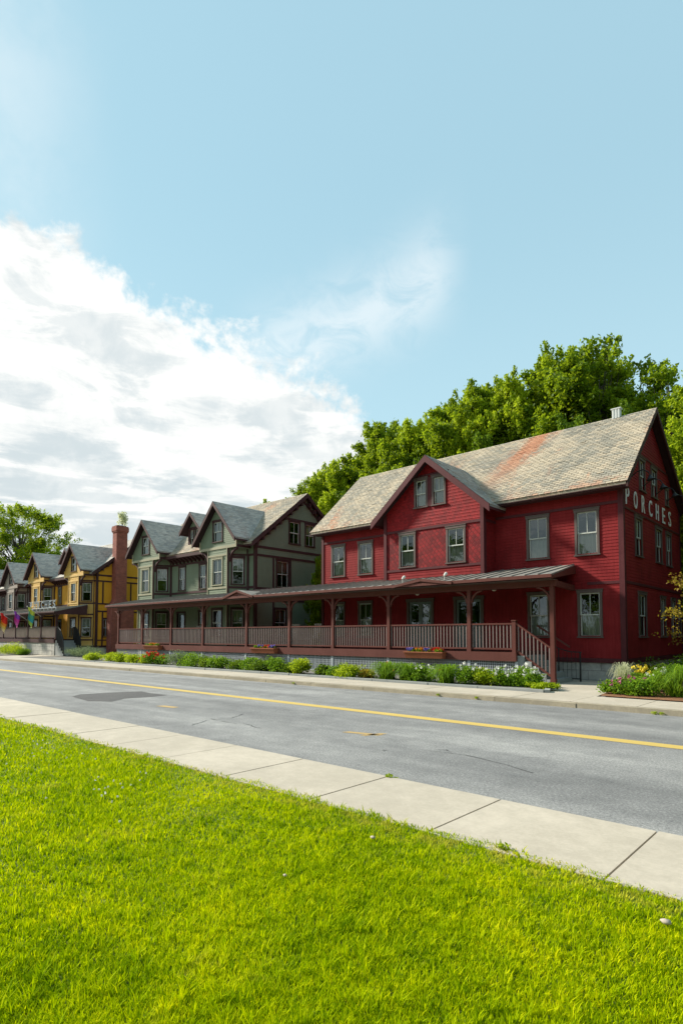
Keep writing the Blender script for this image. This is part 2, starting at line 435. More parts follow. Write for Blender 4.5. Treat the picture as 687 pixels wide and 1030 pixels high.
CAS = .085
def hole(w): return (w[0] + CAS, w[1] - CAS, w[2] + CAS, w[3] - CAS)
def window(parent, fr, w, mc, ms, curtain='lower', b=0.0, muntin='upper', head=True):
    """double-hung sash window; w = outer size of the casing (a0, a1, z0, z1)"""
    a0, a1, z0, z1 = w; c = CAS; P = b + .045
    f = MB(fr)
    f.box(a0, a0 + c, b - .02, P, z0 + .05, z1 - c); f.box(a1 - c, a1, b - .02, P, z0 + .05, z1 - c)
    f.box(a0 - .02, a1 + .02, b - .02, P + .012, z1 - c, z1 + .015)
    f.box(a0 - .03, a1 + .03, b - .10, P + .035, z0, z0 + .05)
    if head: f.box(a0 - .04, a1 + .04, b, P + .03, z1 + .017, z1 + .045)
    win = f.build('window', mc, parent)
    h0, h1, g0, g1 = a0 + c, a1 - c, z0 + .05, z1 - c
    zm = (g0 + g1) / 2
    s = MB(fr); t = .045
    for (y0, y1, bb) in ((zm - .02, g1, b - .01), (g0, zm + .02, b - .045)):
        s.box(h0, h0 + t, bb - .03, bb, y0, y1); s.box(h1 - t, h1, bb - .03, bb, y0, y1)
        s.box(h0 + t, h1 - t, bb - .03, bb, y0, y0 + t); s.box(h0 + t, h1 - t, bb - .03, bb, y1 - t, y1)
    m_ = (h0 + h1) / 2
    if muntin in ('upper', 'both'): s.box(m_ - .012, m_ + .012, b - .035, b - .012, zm + .025, g1 - t)
    if muntin == 'both': s.box(m_ - .012, m_ + .012, b - .07, b - .047, g0 + t, zm - .025)
    s.build('sash', ms, win)
    p = MB(fr)
    p.poly([(h0 + .02, b - .027, zm), (h1 - .02, b - .027, zm), (h1 - .02, b - .027, g1 - .02), (h0 + .02, b - .027, g1 - .02)])
    p.poly([(h0 + .02, b - .062, g0 + .02), (h1 - .02, b - .062, g0 + .02), (h1 - .02, b - .062, zm), (h0 + .02, b - .062, zm)])
    p.build('pane', M_GLASS, win)
    if curtain:
        q = MB(fr)
        k0, k1 = {'lower': (g0, zm), 'full': (g0, g1), 'upper': (zm + .1, g1), 'most': (g0, g1 - .3 * (g1 - g0))}[curtain]
        n = 14; fz = random.random() * 6
        xs = [h0 - .02 + (h1 - h0 + .04) * i / n for i in range(n + 1)]
        for i in range(n):
            ba = b - .15 - .022 * math.sin(i * 2.1 + fz); bb = b - .15 - .022 * math.sin((i + 1) * 2.1 + fz)
            q.poly([(xs[i], ba, k0), (xs[i + 1], bb, k0), (xs[i + 1], bb, k1), (xs[i], ba, k1)])
        q.build('curtain', M_CURT, win, smooth=True)
    return win

def front(Y): return ((0, Y, 0), (1, 0, 0), (0, -1, 0))      # a = x, b = towards the street
def side(X): return ((X, 0, 0), (0, 1, 0), (1, 0, 0))        # a = y, b = towards +x
def sidel(X): return ((X, 0, 0), (0, 1, 0), (-1, 0, 0))
def back(Y): return ((0, Y, 0), (1, 0, 0), (0, 1, 0))
def slab(mb, pts, t=.10):
    k = len(mb.v)
    mb.prism([(p[0], p[1], p[2]) for p in pts], (0, 0, -t))

def slates(parent, e0, e1, r1, r0, mat, row=.135, wid=.24, lift=.016):
    """laid slates on the slope e0-e1 (eave) to r0-r1 (top), each one its own face, lapped row over row"""
    e0, e1, r1, r0 = map(Vector, (e0, e1, r1, r0)); n = (e1 - e0).cross(r0 - e0).normalized()
    if n.z < 0: n = -n
    L = ((r0 - e0).length + (r1 - e1).length) / 2; rows = int(L / row); m = MB(); tint = []
    for k in range(rows):
        a, b = k / rows, min(1, (k + 1.0) / rows)
        A, B = e0.lerp(r0, a), e1.lerp(r1, a); C_, D = e1.lerp(r1, b), e0.lerp(r0, b)
        W = (B - A).length; nc = max(1, int(W / wid)); off = (k % 2) * .5
        cuts = [0.] + [min(1, (i + off) / nc + random.uniform(-.08, .08) / nc) for i in range(1 if off == 0 else 0, nc + 1)]; cuts = sorted(set(c for c in cuts if 0 <= c < 1)) + [1.]
        for c0, c1 in zip(cuts, cuts[1:]):
            l = lift * random.uniform(.55, 1.25) + (.012 if random.random() < .03 else 0); u = .002
            dr = random.uniform(-.012, .006) if k else 0; dn = (A - D).normalized() * dr
            p0 = A.lerp(B, c0 + .0002) + n * l + dn; p1 = A.lerp(B, c1 - .0008) + n * l + dn; p2 = D.lerp(C_, c1 - .0008) + n * u; p3 = D.lerp(C_, c0 + .0002) + n * u
            q0 = A.lerp(B, c0 + .0002) + n * .001 + dn; q1 = A.lerp(B, c1 - .0008) + n * .001 + dn
            m.poly([p0, p1, p2, p3]); m.poly([q0, q1, p1, p0]); t_ = random.random(); tint += [t_, t_]
    o = m.build('slates', mat, parent); at = o.data.attributes.new('tint', 'FLOAT', 'FACE'); at.data.foreach_set('value', tint)
    return o
def gable_roof(parent, x0, x1, yf, yb, yr, ze, zr, mat, mfas, name='roof', t=.09, fas=.17):
    """ridge parallel to x; x0..x1 the rake overhangs, yf/yb the eaves"""
    r = MB()
    slab(r, [(x0, yf, ze), (x1, yf, ze), (x1, yr, zr), (x0, yr, zr)], t)
    slab(r, [(x0, yr, zr), (x1, yr, zr), (x1, yb, ze), (x0, yb, ze)], t)
    ro = r.build(name, mat, parent)
    slates(ro, (x0 - .028, yf - .03, ze + .005), (x1 + .028, yf - .03, ze + .005), (x1 + .028, yr, zr + .012), (x0 - .028, yr, zr + .012), SLM[mat.name])
    f = MB()
    dz = t + .003
    for x in (x0 - .03, x1 - .035):
        f.hexa([(x, yf, ze - fas - dz), (x + .065, yf, ze - fas - dz), (x + .065, yr, zr - fas - dz), (x, yr, zr - fas - dz),
                (x, yf, ze + .012), (x + .065, yf, ze + .012), (x + .065, yr, zr + .012), (x, yr, zr + .012)])
        f.hexa([(x, yr, zr - fas - dz), (x + .065, yr, zr - fas - dz), (x + .065, yb, ze - fas - dz), (x, yb, ze - fas - dz),
                (x, yr, zr + .012), (x + .065, yr, zr + .012), (x + .065, yb, ze + .012), (x, yb, ze + .012)])
    f.box(x0 + .04, x1 - .04, yf + .004, yf + .05, ze - fas - .02, ze - dz + .02)
    f.build('fascia', mfas, ro)
    q = MB(); e = .04; h = t + .004
    slab(q, [(x0 + e, yf + .055, ze - h + .03), (x1 - e, yf + .055, ze - h + .03), (x1 - e, yr, zr - h), (x0 + e, yr, zr - h)], .025)
    slab(q, [(x0 + e, yr + .002, zr - h), (x1 - e, yr + .002, zr - h), (x1 - e, yb, ze - h), (x0 + e, yb, ze - h)], .025)
    q.build('roof_boards', M_BOARD, ro)
    return ro
def cross_roof(parent, xm, hw, yf, ze, zr, y_ridge_back, y_eave_back, mat, mfas, name='gable_roof', t=.08, fas=.2):
    """ridge towards the street (along y); yf = front rake plane"""
    r = MB()
    for s_ in (-1, 1):
        slab(r, [(xm, yf, zr), (xm, y_ridge_back, zr), (xm + s_ * hw, y_eave_back, ze), (xm + s_ * hw, yf, ze)], t)
    ro = r.build(name, mat, parent)
    for s_ in (-1, 1):
        slates(ro, (xm + s_ * (hw + .02), yf - .028, ze + .005), (xm + s_ * (hw + .02), y_eave_back, ze + .005), (xm, y_ridge_back, zr + .013), (xm, yf - .028, zr + .013), SLM[mat.name])
    f = MB(); dz = t
    for s_ in (-1, 1):
        a, b_ = xm, xm + s_ * hw
        y0, y1 = yf - .03, yf + .035
        f.hexa([(a, y0, zr - fas - dz), (b_, y0, ze - fas - dz), (b_, y1, ze - fas - dz), (a, y1, zr - fas - dz),
                (a, y0, zr + .012), (b_, y0, ze + .012), (b_, y1, ze + .012), (a, y1, zr + .012)])
        f.box(min(b_, b_ - s_ * .045), max(b_, b_ - s_ * .045), y1 + .004, y_eave_back, ze - .16, ze - dz - .003 + .02)
    f.build('bargeboard', mfas, ro)
    for s_ in (-1, 1):
        q = MB(); h = t + .004
        slab(q, [(xm + s_ * .002, yf + .04, zr - h), (xm + s_ * .002, y_ridge_back, zr - h), (xm + s_ * (hw - .05), y_eave_back, ze - h + .04), (xm + s_ * (hw - .05), yf + .04, ze - h + .04)], .025)
        q.build('roof_boards', M_BOARD, ro)
    return ro

# ================================================================== GROUND, ROAD, PAVEMENTS
def flat(name, pts, mat, z, kind='structure', grid=None):
    mb = MB(); mb.poly([(x, y, z) for x, y in pts]); o = mb.build(name, mat); return tag(o, kind=kind)

def m_asphalt():
    m, t, b = new_mat('asphalt')
    ob = t.new('ShaderNodeTexCoord').outputs['Object']
    n0 = t.noise(t.mapping(ob, (.12, .8, 1)), 1.0, 5, .6); n1 = t.noise(ob, 2.0, 7, .65); n2 = t.noise(ob, 34, 6, .85); n3 = t.noise(ob, 120, 3, .7)
    f = t.math('ADD', t.math('MULTIPLY', n0, .26), t.math('ADD', t.math('MULTIPLY', n1, .14), t.math('MULTIPLY', n2, .60)))
    c = t.ramp(f, [(.37, (.09, .09, .092)), (.5, (.215, .214, .212)), (.62, (.44, .43, .41))])
    c = t.mix(t.smooth(n3, .62, .72, 0, .6), c, (.48, .47, .45, 1))
    c = t.mix(t.smooth(n3, .40, .32, 0, .6), c, (.09, .09, .095, 1))
    # long worn streak and hairline cracks
    vo = t.new('ShaderNodeTexVoronoi', feature='DISTANCE_TO_EDGE'); wv = t.new('ShaderNodeVectorMath', operation='ADD')
    t.l.new(t.mapping(ob, (.10, .42, 1)), wv.inputs[0])
    nz = t.new('ShaderNodeTexNoise'); t.l.new(ob, nz.inputs['Vector']); nz.inputs['Scale'].default_value = 1.6; nz.inputs['Detail'].default_value = 6
    sc = t.new('ShaderNodeVectorMath', operation='SCALE'); t.l.new(nz.outputs['Color'], sc.inputs[0]); sc.inputs['Scale'].default_value = .25
    t.l.new(sc.outputs[0], wv.inputs[1]); t.l.new(wv.outputs[0], vo.inputs['Vector']); vo.inputs['Scale'].default_value = 1.0
    cr = t.smooth(vo.outputs['Distance'], .006, .001)
    cr = t.math('MULTIPLY', cr, t.smooth(t.noise(ob, .45, 3, .5), .54, .66, 0, .2))
    c = t.mix(cr, c, (.035, .035, .038, 1))
    t.put(b.inputs['Base Color'], c); b.inputs['Roughness'].default_value = .88; b.inputs['Specular IOR Level'].default_value = .25
    bp = t.new('ShaderNodeBump'); bp.inputs['Strength'].default_value = .5; bp.inputs['Distance'].default_value = .006
    t.put(bp.inputs['Height'], t.math('SUBTRACT', t.math('ADD', n2, n3), cr)); t.l.new(bp.outputs[0], b.inputs['Normal'])
    return m
def m_concrete(name='concrete', c0=(.50, .44, .36), c1=(.42, .37, .30)):
    m, t, b = new_mat(name)
    ob = t.new('ShaderNodeTexCoord').outputs['Object']
    n0 = t.noise(ob, .7, 6, .6, .4); n1 = t.noise(ob, 5, 8, .7); n2 = t.noise(ob, 110, 3, .6); n3 = t.noise(ob, 28, 4, .6)
    f = t.math('ADD', t.math('MULTIPLY', n0, .45), t.math('ADD', t.math('MULTIPLY', n1, .35), t.math('MULTIPLY', n3, .2)))
    c = t.ramp(f, [(.33, tuple(x * .86 for x in c1)), (.48, c1), (.6, c0), (.75, tuple(x * 1.1 for x in c0))])
    c = t.mix(t.smooth(n2, .62, .74, 0, .35), c, tuple(x * .5 for x in c1) + (1,))
    c = t.mix(t.smooth(t.noise(ob, 3.3, 6, .75, .6), .64, .74, 0, .30), c, (.24, .21, .17, 1))
    t.put(b.inputs['Base Color'], c); b.inputs['Roughness'].default_value = .9; b.inputs['Specular IOR Level'].default_value = .25
    bp = t.new('ShaderNodeBump'); bp.inputs['Strength'].default_value = .35; bp.inputs['Distance'].default_value = .004
    t.put(bp.inputs['Height'], t.math('ADD', n2, n3)); t.l.new(bp.outputs[0], b.inputs['Normal'])
    return m
def m_soil(name, cols, scale=9):
    m, t, b = new_mat(name)
    ob = t.new('ShaderNodeTexCoord').outputs['Object']
    n = t.noise(ob, scale, 8, .75); n0 = t.noise(ob, .8, 4, .6)
    c = t.ramp(t.math('ADD', t.math('MULTIPLY', n, .7), t.math('MULTIPLY', n0, .3)), [(.32 + .36 * i / (len(cols) - 1), x) for i, x in enumerate(cols)])
    t.put(b.inputs['Base Color'], c); b.inputs['Roughness'].default_value = .95
    bp = t.new('ShaderNodeBump'); bp.inputs['Strength'].default_value = .8; bp.inputs['Distance'].default_value = .03
    t.put(bp.inputs['Height'], n); t.l.new(bp.outputs[0], b.inputs['Normal'])
    return m
M_ASPH = m_asphalt(); M_CONC = m_concrete(); M_CONC2 = m_concrete('curb_stone', (.42, .36, .26), (.31, .27, .20))
M_GROUND = m_soil('meadow_ground', [(.03, .05, .012), (.07, .11, .02), (.12, .15, .035)], 3)
M_LAWN = m_soil('lawn_soil', [(.05, .06, .01), (.12, .17, .012), (.19, .24, .02)], 14)
M_MULCH = m_soil('bark_mulch', [(.10, .045, .02), (.22, .095, .04), (.34, .16, .07)], 22)
M_BED = m_soil('grey_bed_gravel', [(.09, .085, .08), (.18, .17, .155), (.28, .26, .235)], 22)
M_HILL = m_soil('hill_floor', [(.012, .022, .006), (.025, .045, .010), (.05, .07, .02)], 1.5)

flat('ground', [(-1500, -1500), (1500, -1500), (1500, 1500), (-1500, 1500)], M_GROUND, -.35)
flat('lawn', [(-220, -160), (120, -160), (120, 4.07), (-220, 4.07)], M_LAWN, -.012)
flat('road', [(-240, 5.2), (120, 5.2), (120, 14.2), (-240, 14.2)], M_ASPH, -.12)
def near_walk():
    """concrete slabs with open tooled joints between them"""
    mb = MB(); x = 1.40 + 1.385 * 12
    while x > -150:
        g = .009; j = .0 if x < -40 else random.uniform(-.002, .002)
        mb.box(x - 1.385 + g, x - g, 4.06, 5.34, -.3, j)
        x -= 1.385
    b_ = MB(); b_.box(-150, 20, 4.07, 5.33, -.32, -.035)
    b_.build('sidewalk_bedding', M_CONC2)['kind'] = 'structure'
    tag(mb.build('sidewalk', M_CONC), kind='structure')
near_walk()
def far_walk():
    mb = MB(); x = 20.0
    while x > -150:
        mb.box(x - 1.5 + .008, x - .008, 14.22, 15.85, -.3, random.uniform(-.004, .004)); x -= 1.5
    tag(mb.build('far_sidewalk', M_CONC), kind='structure')
    c = MB(); x = 20.0
    while x > -150:
        L = random.uniform(1.8, 2.6); d = random.uniform(-.008, .008)
        c.box(x - L + .006, x - .006, 14.03 + d, 14.205, -.3, -.006 + random.uniform(-.008, .004)); x -= L
    tag(c.build('curb', M_CONC2), kind='structure')
    flat('walk_bedding', [(-150, 14.05), (20, 14.05), (20, 15.9), (-150, 15.9)], M_CONC2, -.05)
far_walk()
flat('yard', [(-220, 15.82), (120, 15.82), (120, 33), (-220, 33)], M_BED, -.03)
flat('entry_walk', [(-7.05, 15.86), (-5.45, 15.86), (-6.1, 21.4), (-9.1, 21.4), (-9.1, 18.5), (-7.7, 18.3)], M_CONC, -.004)
flat('side_walk_path', [(-50.5, 15.86), (-46.3, 15.86), (-46.3, 19.0), (-50.5, 19.0)], M_CONC, -.006)

def m_roadpaint(name, col):
    m, t, b = new_mat(name)
    ob = t.new('ShaderNodeTexCoord').outputs['Object']
    n = t.noise(ob, 26, 6, .75); n2 = t.noise(ob, 1.1, 3, .5)
    f = t.smooth(t.math('ADD', n, t.math('MULTIPLY', n2, .35)), .50, .62)
    t.put(b.inputs['Base Color'], t.mix(f, (*col, 1), tuple(x * .62 + .04 for x in col) + (1,)))
    b.inputs['Roughness'].default_value = .7
    return m
M_YLINE = m_roadpaint('yellow_line_paint', (.80, .55, .10)); M_YMARK = m_roadpaint('faded_yellow_paint', (.62, .40, .12))
M_PATCH = m_soil('dark_patch_asphalt', [(.07, .068, .068), (.095, .092, .092), (.13, .125, .12)], 40)
M_TAR = paint('crack_tar', (.07, .07, .07), .6, streak=False)
ln = MB()
for y0, y1 in ((10.03, 10.35),):
    x = 60.0
    while x > -230:
        ln.poly([(x, y0 + random.uniform(-.004, .004), -.116), (x - 4, y0 + random.uniform(-.004, .004), -.116), (x - 4, y1, -.116), (x, y1, -.116)]); x -= 4
tag(ln.build('centre_line', M_YLINE), kind='structure')
def marks(name, polys, mat, z):
    mb = MB()
    for p in polys: mb.poly([(x, y, z) for x, y in p])
    return tag(mb.build(name, mat), kind='structure')
marks('asphalt_patch', [[(-16.67, 7.13), (-17.11, 7.55), (-16.98, 8.38), (-16.62, 9.21), (-15.96, 9.10), (-15.06, 9.15), (-14.96, 8.68), (-15.09, 7.87), (-14.67, 7.30), (-15.24, 6.93)]], M_PATCH, -.1165)
marks('utility_mark', [[(-7.05, 7.75), (-6.35, 7.9), (-6.33, 8.04), (-7.0, 7.90)], [(-6.62, 7.72), (-6.5, 7.74), (-6.34, 8.16), (-6.46, 8.14)],
                       [(-12.95, 7.55), (-12.3, 7.62), (-12.35, 7.82), (-12.9, 7.75)]], M_YMARK, -.1162)
def cracks():
    mb = MB()
    for pts in ([(-9.75, 5.42), (-9.9, 5.9), (-9.7, 6.4), (-10.0, 7.0), (-9.95, 7.5), (-10.3, 8.2)], [(-10.2, 7.2), (-9.6, 7.1), (-9.0, 7.2), (-8.3, 7.0)],
                [(-3.2, 7.1), (-4.4, 7.5), (-5.3, 7.35)], [(-5.6, 6.9), (-5.52, 6.98), (-5.42, 6.95)], [(-4.9, 7.55), (-4.82, 7.62), (-4.75, 7.6)]):
        P = []
        for (x0, y0), (x1, y1) in zip(pts, pts[1:]):
            for k in range(5): P.append((x0 + (x1 - x0) * k / 5 + random.uniform(-.03, .03), y0 + (y1 - y0) * k / 5 + random.uniform(-.03, .03)))
        for (x0, y0), (x1, y1) in zip(P, P[1:]):
            w = random.uniform(.003, .009)
            mb.poly([(x0 - w, y0 - w, -.1163), (x1 - w, y1 - w, -.1163), (x1 + w, y1 + w, -.1163), (x0 + w, y0 + w, -.1163)])
    tag(mb.build('road_crack', M_TAR), kind='structure')
cracks()

# planting beds
flat('garden_bed', [(-39.5, 16.08), (-7.0, 16.08), (-7.8, 18.4), (-7.95, 19.0), (-39.5, 19.0)], M_BED, .03)
flat('far_garden_bed', [(-90, 16.3), (-50.6, 16.3), (-50.6, 19.0), (-90, 19.0)], M_BED, .03)
eb = MB()
x = -6.9
while x > -39.5:
    L = random.uniform(.8, 1.2); eb.box(x - L + .006, x, 15.93 + random.uniform(-.01, .01), 16.08, -.05, .07 + random.uniform(-.008, .008)); x -= L
eb.prism([(-6.88, 15.95, -.05), (-6.75, 16.02, -.05), (-7.65, 18.3, -.05), (-7.78, 18.25, -.05)], (0, 0, .125))
tag(eb.build('bed_edging', M_STEP), kind='structure')
flat('mulch_bed', [(-5.38, 15.95), (-3.5, 15.9), (20, 15.9), (20, 30), (-6.1, 30), (-6.1, 20.2)], M_MULCH, .02)

# wooded hill behind the houses
def hill_z(x, y):
    s = min(1, max(0, (y - 32) / 45)); s = s * s * (3 - 2 * s)
    k = min(1, max(0, (x + 95) / 55)); k = k * k * (3 - 2 * k)
    return s * (3 + 9 * k) + .35 * math.sin(x * .21) * math.sin(y * .17) * s - .02
def hill():
    mb = MB(); xs = np.linspace(-220, 120, 90); ys = np.linspace(32.5, 190, 44)
    for y in ys:
        for x in xs: mb.v.append((x, y, hill_z(x, y)))
    n = len(xs)
    for j in range(len(ys) - 1):
        for i in range(n - 1): k = j * n + i; mb.f.append((k, k + 1, k + n + 1, k + n))
    tag(mb.build('hill', M_HILL, smooth=True), kind='structure')
hill()

# ================================================================== LETTERS
def letter(ch, fr, ac, b, z0, wdt, hgt, mat, parent, th=.022, name='letter', bold=0.0):
    cu = bpy.data.curves.new('letter', 'FONT'); cu.body = ch; cu.size = 1; cu.extrude = .5; cu.resolution_u = 3; cu.offset = bold
    tmp = bpy.data.objects.new('letter', cu); COL.objects.link(tmp)
    dg = bpy.context.evaluated_depsgraph_get(); me = bpy.data.meshes.new_from_object(tmp.evaluated_get(dg))
    bpy.data.objects.remove(tmp); bpy.data.curves.remove(cu)
    co = np.array([v.co[:] for v in me.vertices]); lo, hi = co.min(0), co.max(0)
    mb = MB(fr)
    for c in co:
        q = (c - lo) / (hi - lo)
        mb.v.append(mb.w((ac + (q[0] - .5) * wdt, b + q[2] * th, z0 + q[1] * hgt)))
    mb.f = [tuple(p.vertices) for p in me.polygons]
    bpy.data.meshes.remove(me)
    return mb.build(name, mat, parent)

# ================================================================== RED BUILDING
FY = 21.5
def red_building():
    T = thing('red_building', 'large brick-red clapboard building with weathered slate roof and pale wall lettering', 'building', (-13.6, FY, 0))
    X0, X1, BY = -20.9, -6.36, 29.5
    ze, zr, yf, yr, yb = 6.82, 10.47, 20.95, 24.9, 29.9
    low = [(-7.97, -7.10, 1.50, 3.20), (-9.87, -8.99, 1.50, 3.20), (-20.20, -19.32, 1.48, 3.20), (-18.46, -17.56, 1.48, 3.20)]
    doors = [(-15.57, -14.14, .82, 3.2), (-13.14, -11.74, .82, 3.2)]
    up = [(-9.87, -8.97, 4.46, 6.15), (-8.02, -7.15, 4.46, 6.15), (-20.24, -19.30, 4.48, 6.10), (-18.46, -17.52, 4.48, 6.10)]
    F = front(FY)
    mb = MB(F)
    panel(mb, [(.66, X0, X1), (3.9, X0, X1)], [hole(w) for w in low] + [(d[0] + .1, d[1] - .1, d[2], d[3] - .1) for d in doors])
    panel(mb, [(3.9, X0, -16.1), (7.12, X0, -16.1)], [hole(w) for w in up[2:]])
    panel(mb, [(3.9, -11.2, X1), (7.12, -11.2, X1)], [hole(w) for w in up[:2]])
    # gable ends
    att = [(23.45, 24.22, 7.0, 8.27), (25.03, 25.86, 7.02, 8.25), (27.1, 27.6, 7.0, 7.8)]
    sup = [(22.78, 23.66, 4.46, 5.96), (25.45, 26.40, 4.46, 5.92), (27.03, 27.88, 4.46, 5.90)]
    slo = [(22.98, 24.0, 1.5, 3.17), (25.95, 26.72, 1.5, 3.14), (27.6, 28.3, 1.5, 3.14), (28.75, 29.25, 1.5, 3.14)]
    S = side(X1); gp = [(.66, FY, BY), (7.14, FY, BY), (10.30, yr - .03, yr + .03)]
    mb.set(S); panel(mb, gp, [hole(w) for w in att + sup + slo])
    mb.set(sidel(X0)); panel(mb, gp)
    mb.set(back(BY)); panel(mb, [(.66, X0, X1), (7.12, X0, X1)])
    mb.build('wall', M_RED, T)
    # overhanging bay on the upper floor
    YB = 20.57; B = front(YB); bx0, bx1, xm = -16.1, -11.2, -13.65
    bw = [(-15.29, -14.42, 4.50, 6.02), (-12.90, -12.0, 4.50, 6.02)]
    aw = [(-14.47, -13.79, 7.0, 8.27), (-13.57, -12.90, 7.0, 8.27)]
    mb = MB(B); panel(mb, [(3.62, bx0, bx1), (4.40, bx0, bx1)])
    mb.set(side(bx1)); panel(mb, [(3.62, YB, FY), (6.98, YB, FY)])
    mb.set(sidel(bx0)); panel(mb, [(3.62, YB, FY), (6.98, YB, FY)])
    mb.set(B); mb.box(bx0 + .02, bx1 - .02, -.9, -.02, 3.58, 3.62)
    bay = mb.build('bay', M_RED, T)
    mb = MB(B); panel(mb, [(4.40, bx0, bx1), (6.08, bx0, bx1)], [hole(w) for w in bw], course=0, depth=.01)
    mb.build('diamond_shingles', M_REDDI, bay)
    mb = MB(B); panel(mb, [(6.08, bx0, bx1), (6.95, bx0, bx1), (8.98, xm - .05, xm + .05)], [hole(w) for w in aw], course=.13, depth=.012)
    mb.build('gable_shingles', M_REDSH, bay)
    for w in bw: window(T, B, w, M_TAUPE, M_SASH, 'lower')
    for w in aw: window(T, B, w, M_TAUPE, M_SASH, 'full', muntin='upper')
    tr = MB(B)
    tr.box(bx0, bx1, .012, .04, 4.36, 4.455); tr.box(bx0, bx1, .012, .04, 6.07, 6.17)
    tr.box(bx0 - .02, bx0 + .13, .0, .05, 3.62, 6.93); tr.box(bx1 - .13, bx1 + .02, .0, .05, 3.62, 6.93)
    tr.box(-13.785, -13.575, .012, .042, 7.02, 8.27); tr.box(-14.6, -12.75, .012, .036, 8.33, 8.41)
    tr.set(side(bx1)); tr.box(YB - .02, YB + .12, .0, .045, 3.62, 6.9); tr.box(YB + .1, FY, .012, .035, 6.07, 6.17)
    # main walls: corner boards, belt courses, frieze
    tr.set(F)
    for a0, a1 in ((X0, bx0 - .02), (bx1 + .02, X1)):
        tr.box(a0 + .02, a1, .012, .036, 6.22, 6.32)
    tr.box(-7.6, X1, .012, .034, 3.40, 3.50); tr.box(X0, X1, .012, .03, .62, .78)
    tr.box(X0 - .01, X0 + .14, .0, .045, .62, 7.1); tr.box(X1 - .15, X1 + .028, .0, .045, .62, 7.05)
    tr.box(X0, bx0, .0, .05, 6.72, 7.05); tr.box(bx1, X1 - .16, .0, .05, 6.72, 7.05)
    tr.set(S)
    tr.box(FY - .04, FY + .14, .0, .03, .62, 7.1); tr.box(BY - .14, BY + .02, .0, .03, .62, 7.1)
    tr.box(FY + .15, BY - .15, .012, .034, 3.40, 3.50); tr.box(FY + .15, BY - .15, .012, .034, 6.03, 6.11); tr.box(FY + .15, BY - .15, .012, .03, .62, .78)
    tr.box(22.9, 28.3, .012, .032, 8.36, 8.44)
    tr.build('trim', M_REDT, T)
    for w in up: window(T, F, w, M_TAUPE, M_SASH, 'lower')
    for i, w in enumerate(low): window(T, F, w, M_TAUPE, M_SASH, 'lower')
    for i, w in enumerate(sup + slo): window(T, S, w, M_TAUPE, M_SASH, ('lower', None, 'upper', 'lower', 'full')[i % 5])
    for w in att: window(T, S, w, M_TAUPE, M_SASH, 'lower')
    # french doors onto the porch
    for d in doors:
        fm = MB(F); a0, a1, z0, z1 = d
        fm.box(a0, a0 + .12, -.05, .05, 1.0, z1 - .12); fm.box(a1 - .12, a1, -.05, .05, 1.0, z1 - .12); fm.box(a0 - .03, a1 + .03, -.05, .06, z1 - .12, z1 + .02)
        fo = fm.build('door_frame', M_TAUPE, T)
        m_ = (a0 + a1) / 2
        for k, (l, r_) in enumerate(((a0 + .125, m_ - .006), (m_ + .006, a1 - .125))):
            q = MB(F); q.box(l, l + .09, -.07, -.02, 1.02, z1 - .13); q.box(r_ - .09, r_, -.07, -.02, 1.02, z1 - .13)
            q.box(l + .09, r_ - .09, -.07, -.02, z1 - .23, z1 - .13); q.box(l + .09, r_ - .09, -.07, -.02, 1.02, 2.0); q.box(l + .14, r_ - .14, -.02, -.008, 1.2, 1.85)
            do = q.build('door', M_DOOR, T)
            g = MB(F); g.poly([(l + .08, -.045, 2.0), (r_ - .08, -.045, 2.0), (r_ - .08, -.045, z1 - .22), (l + .08, -.045, z1 - .22)]); g.build('pane', M_GLASS, do)
            h = MB(F); hx = r_ - .05 if k == 0 else l + .05
            h.tube([(hx, -.02, 1.98), (hx, .04, 1.98), (hx + (-.1 if k == 0 else .1), .045, 1.98)], .012); h.build('handle', M_BLACK, do)
    # foundation
    fo = MB(F)
    fo.box(X0 + .03, X1 - .03, -.4, -.03, -.2, .66)
    fo.set(S); fo.box(FY + .032, BY - .03, -.4, -.03, -.2, .659)
    fo.set(sidel(X0)); fo.box(FY + .032, BY - .03, -.4, -.03, -.2, .659)
    fo.build('foundation', M_STONE, T)
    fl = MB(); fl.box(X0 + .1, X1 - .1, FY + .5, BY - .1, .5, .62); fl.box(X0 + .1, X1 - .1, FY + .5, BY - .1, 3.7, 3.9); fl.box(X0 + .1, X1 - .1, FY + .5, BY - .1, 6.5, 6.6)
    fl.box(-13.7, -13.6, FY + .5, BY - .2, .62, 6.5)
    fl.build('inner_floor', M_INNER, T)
    gable_roof(T, -21.2, -6.04, yf, yb, yr, ze, zr, M_SLATE, M_DKRED, fas=.10)
    for a, b_ in ((-21.1, -16.2), (-11.1, -6.1)): so = MB(); so.box(a, b_, yf + .055, FY - .052, 6.66, 6.69); so.build('soffit', M_DKRED, T)
    cross_roof(T, xm, 2.92, 20.17, 6.60, 9.10, 24.2, 21.5, M_SLATEG, M_REDT, fas=.2)
    # metal vent on the ridge
    v = MB(); v.box(-7.66, -7.36, 24.80, 25.0, 10.35, 10.78); v.box(-7.70, -7.32, 24.76, 25.04, 10.78, 10.82)
    for k in range(3): v.box(-7.64 + k * .11, -7.59 + k * .11, 24.77, 24.80, 10.4, 10.77)
    v.build('ridge_vent', M_LETTER, T)
    # wall lettering and gooseneck lamps on the gable end
    for i, ch in enumerate('PORCHES'):
        letter(ch, S, 21.86 + i * .955, .05, 6.19, .38 if ch not in 'OC' else .41, .64, M_LETTER, T, bold=.0)
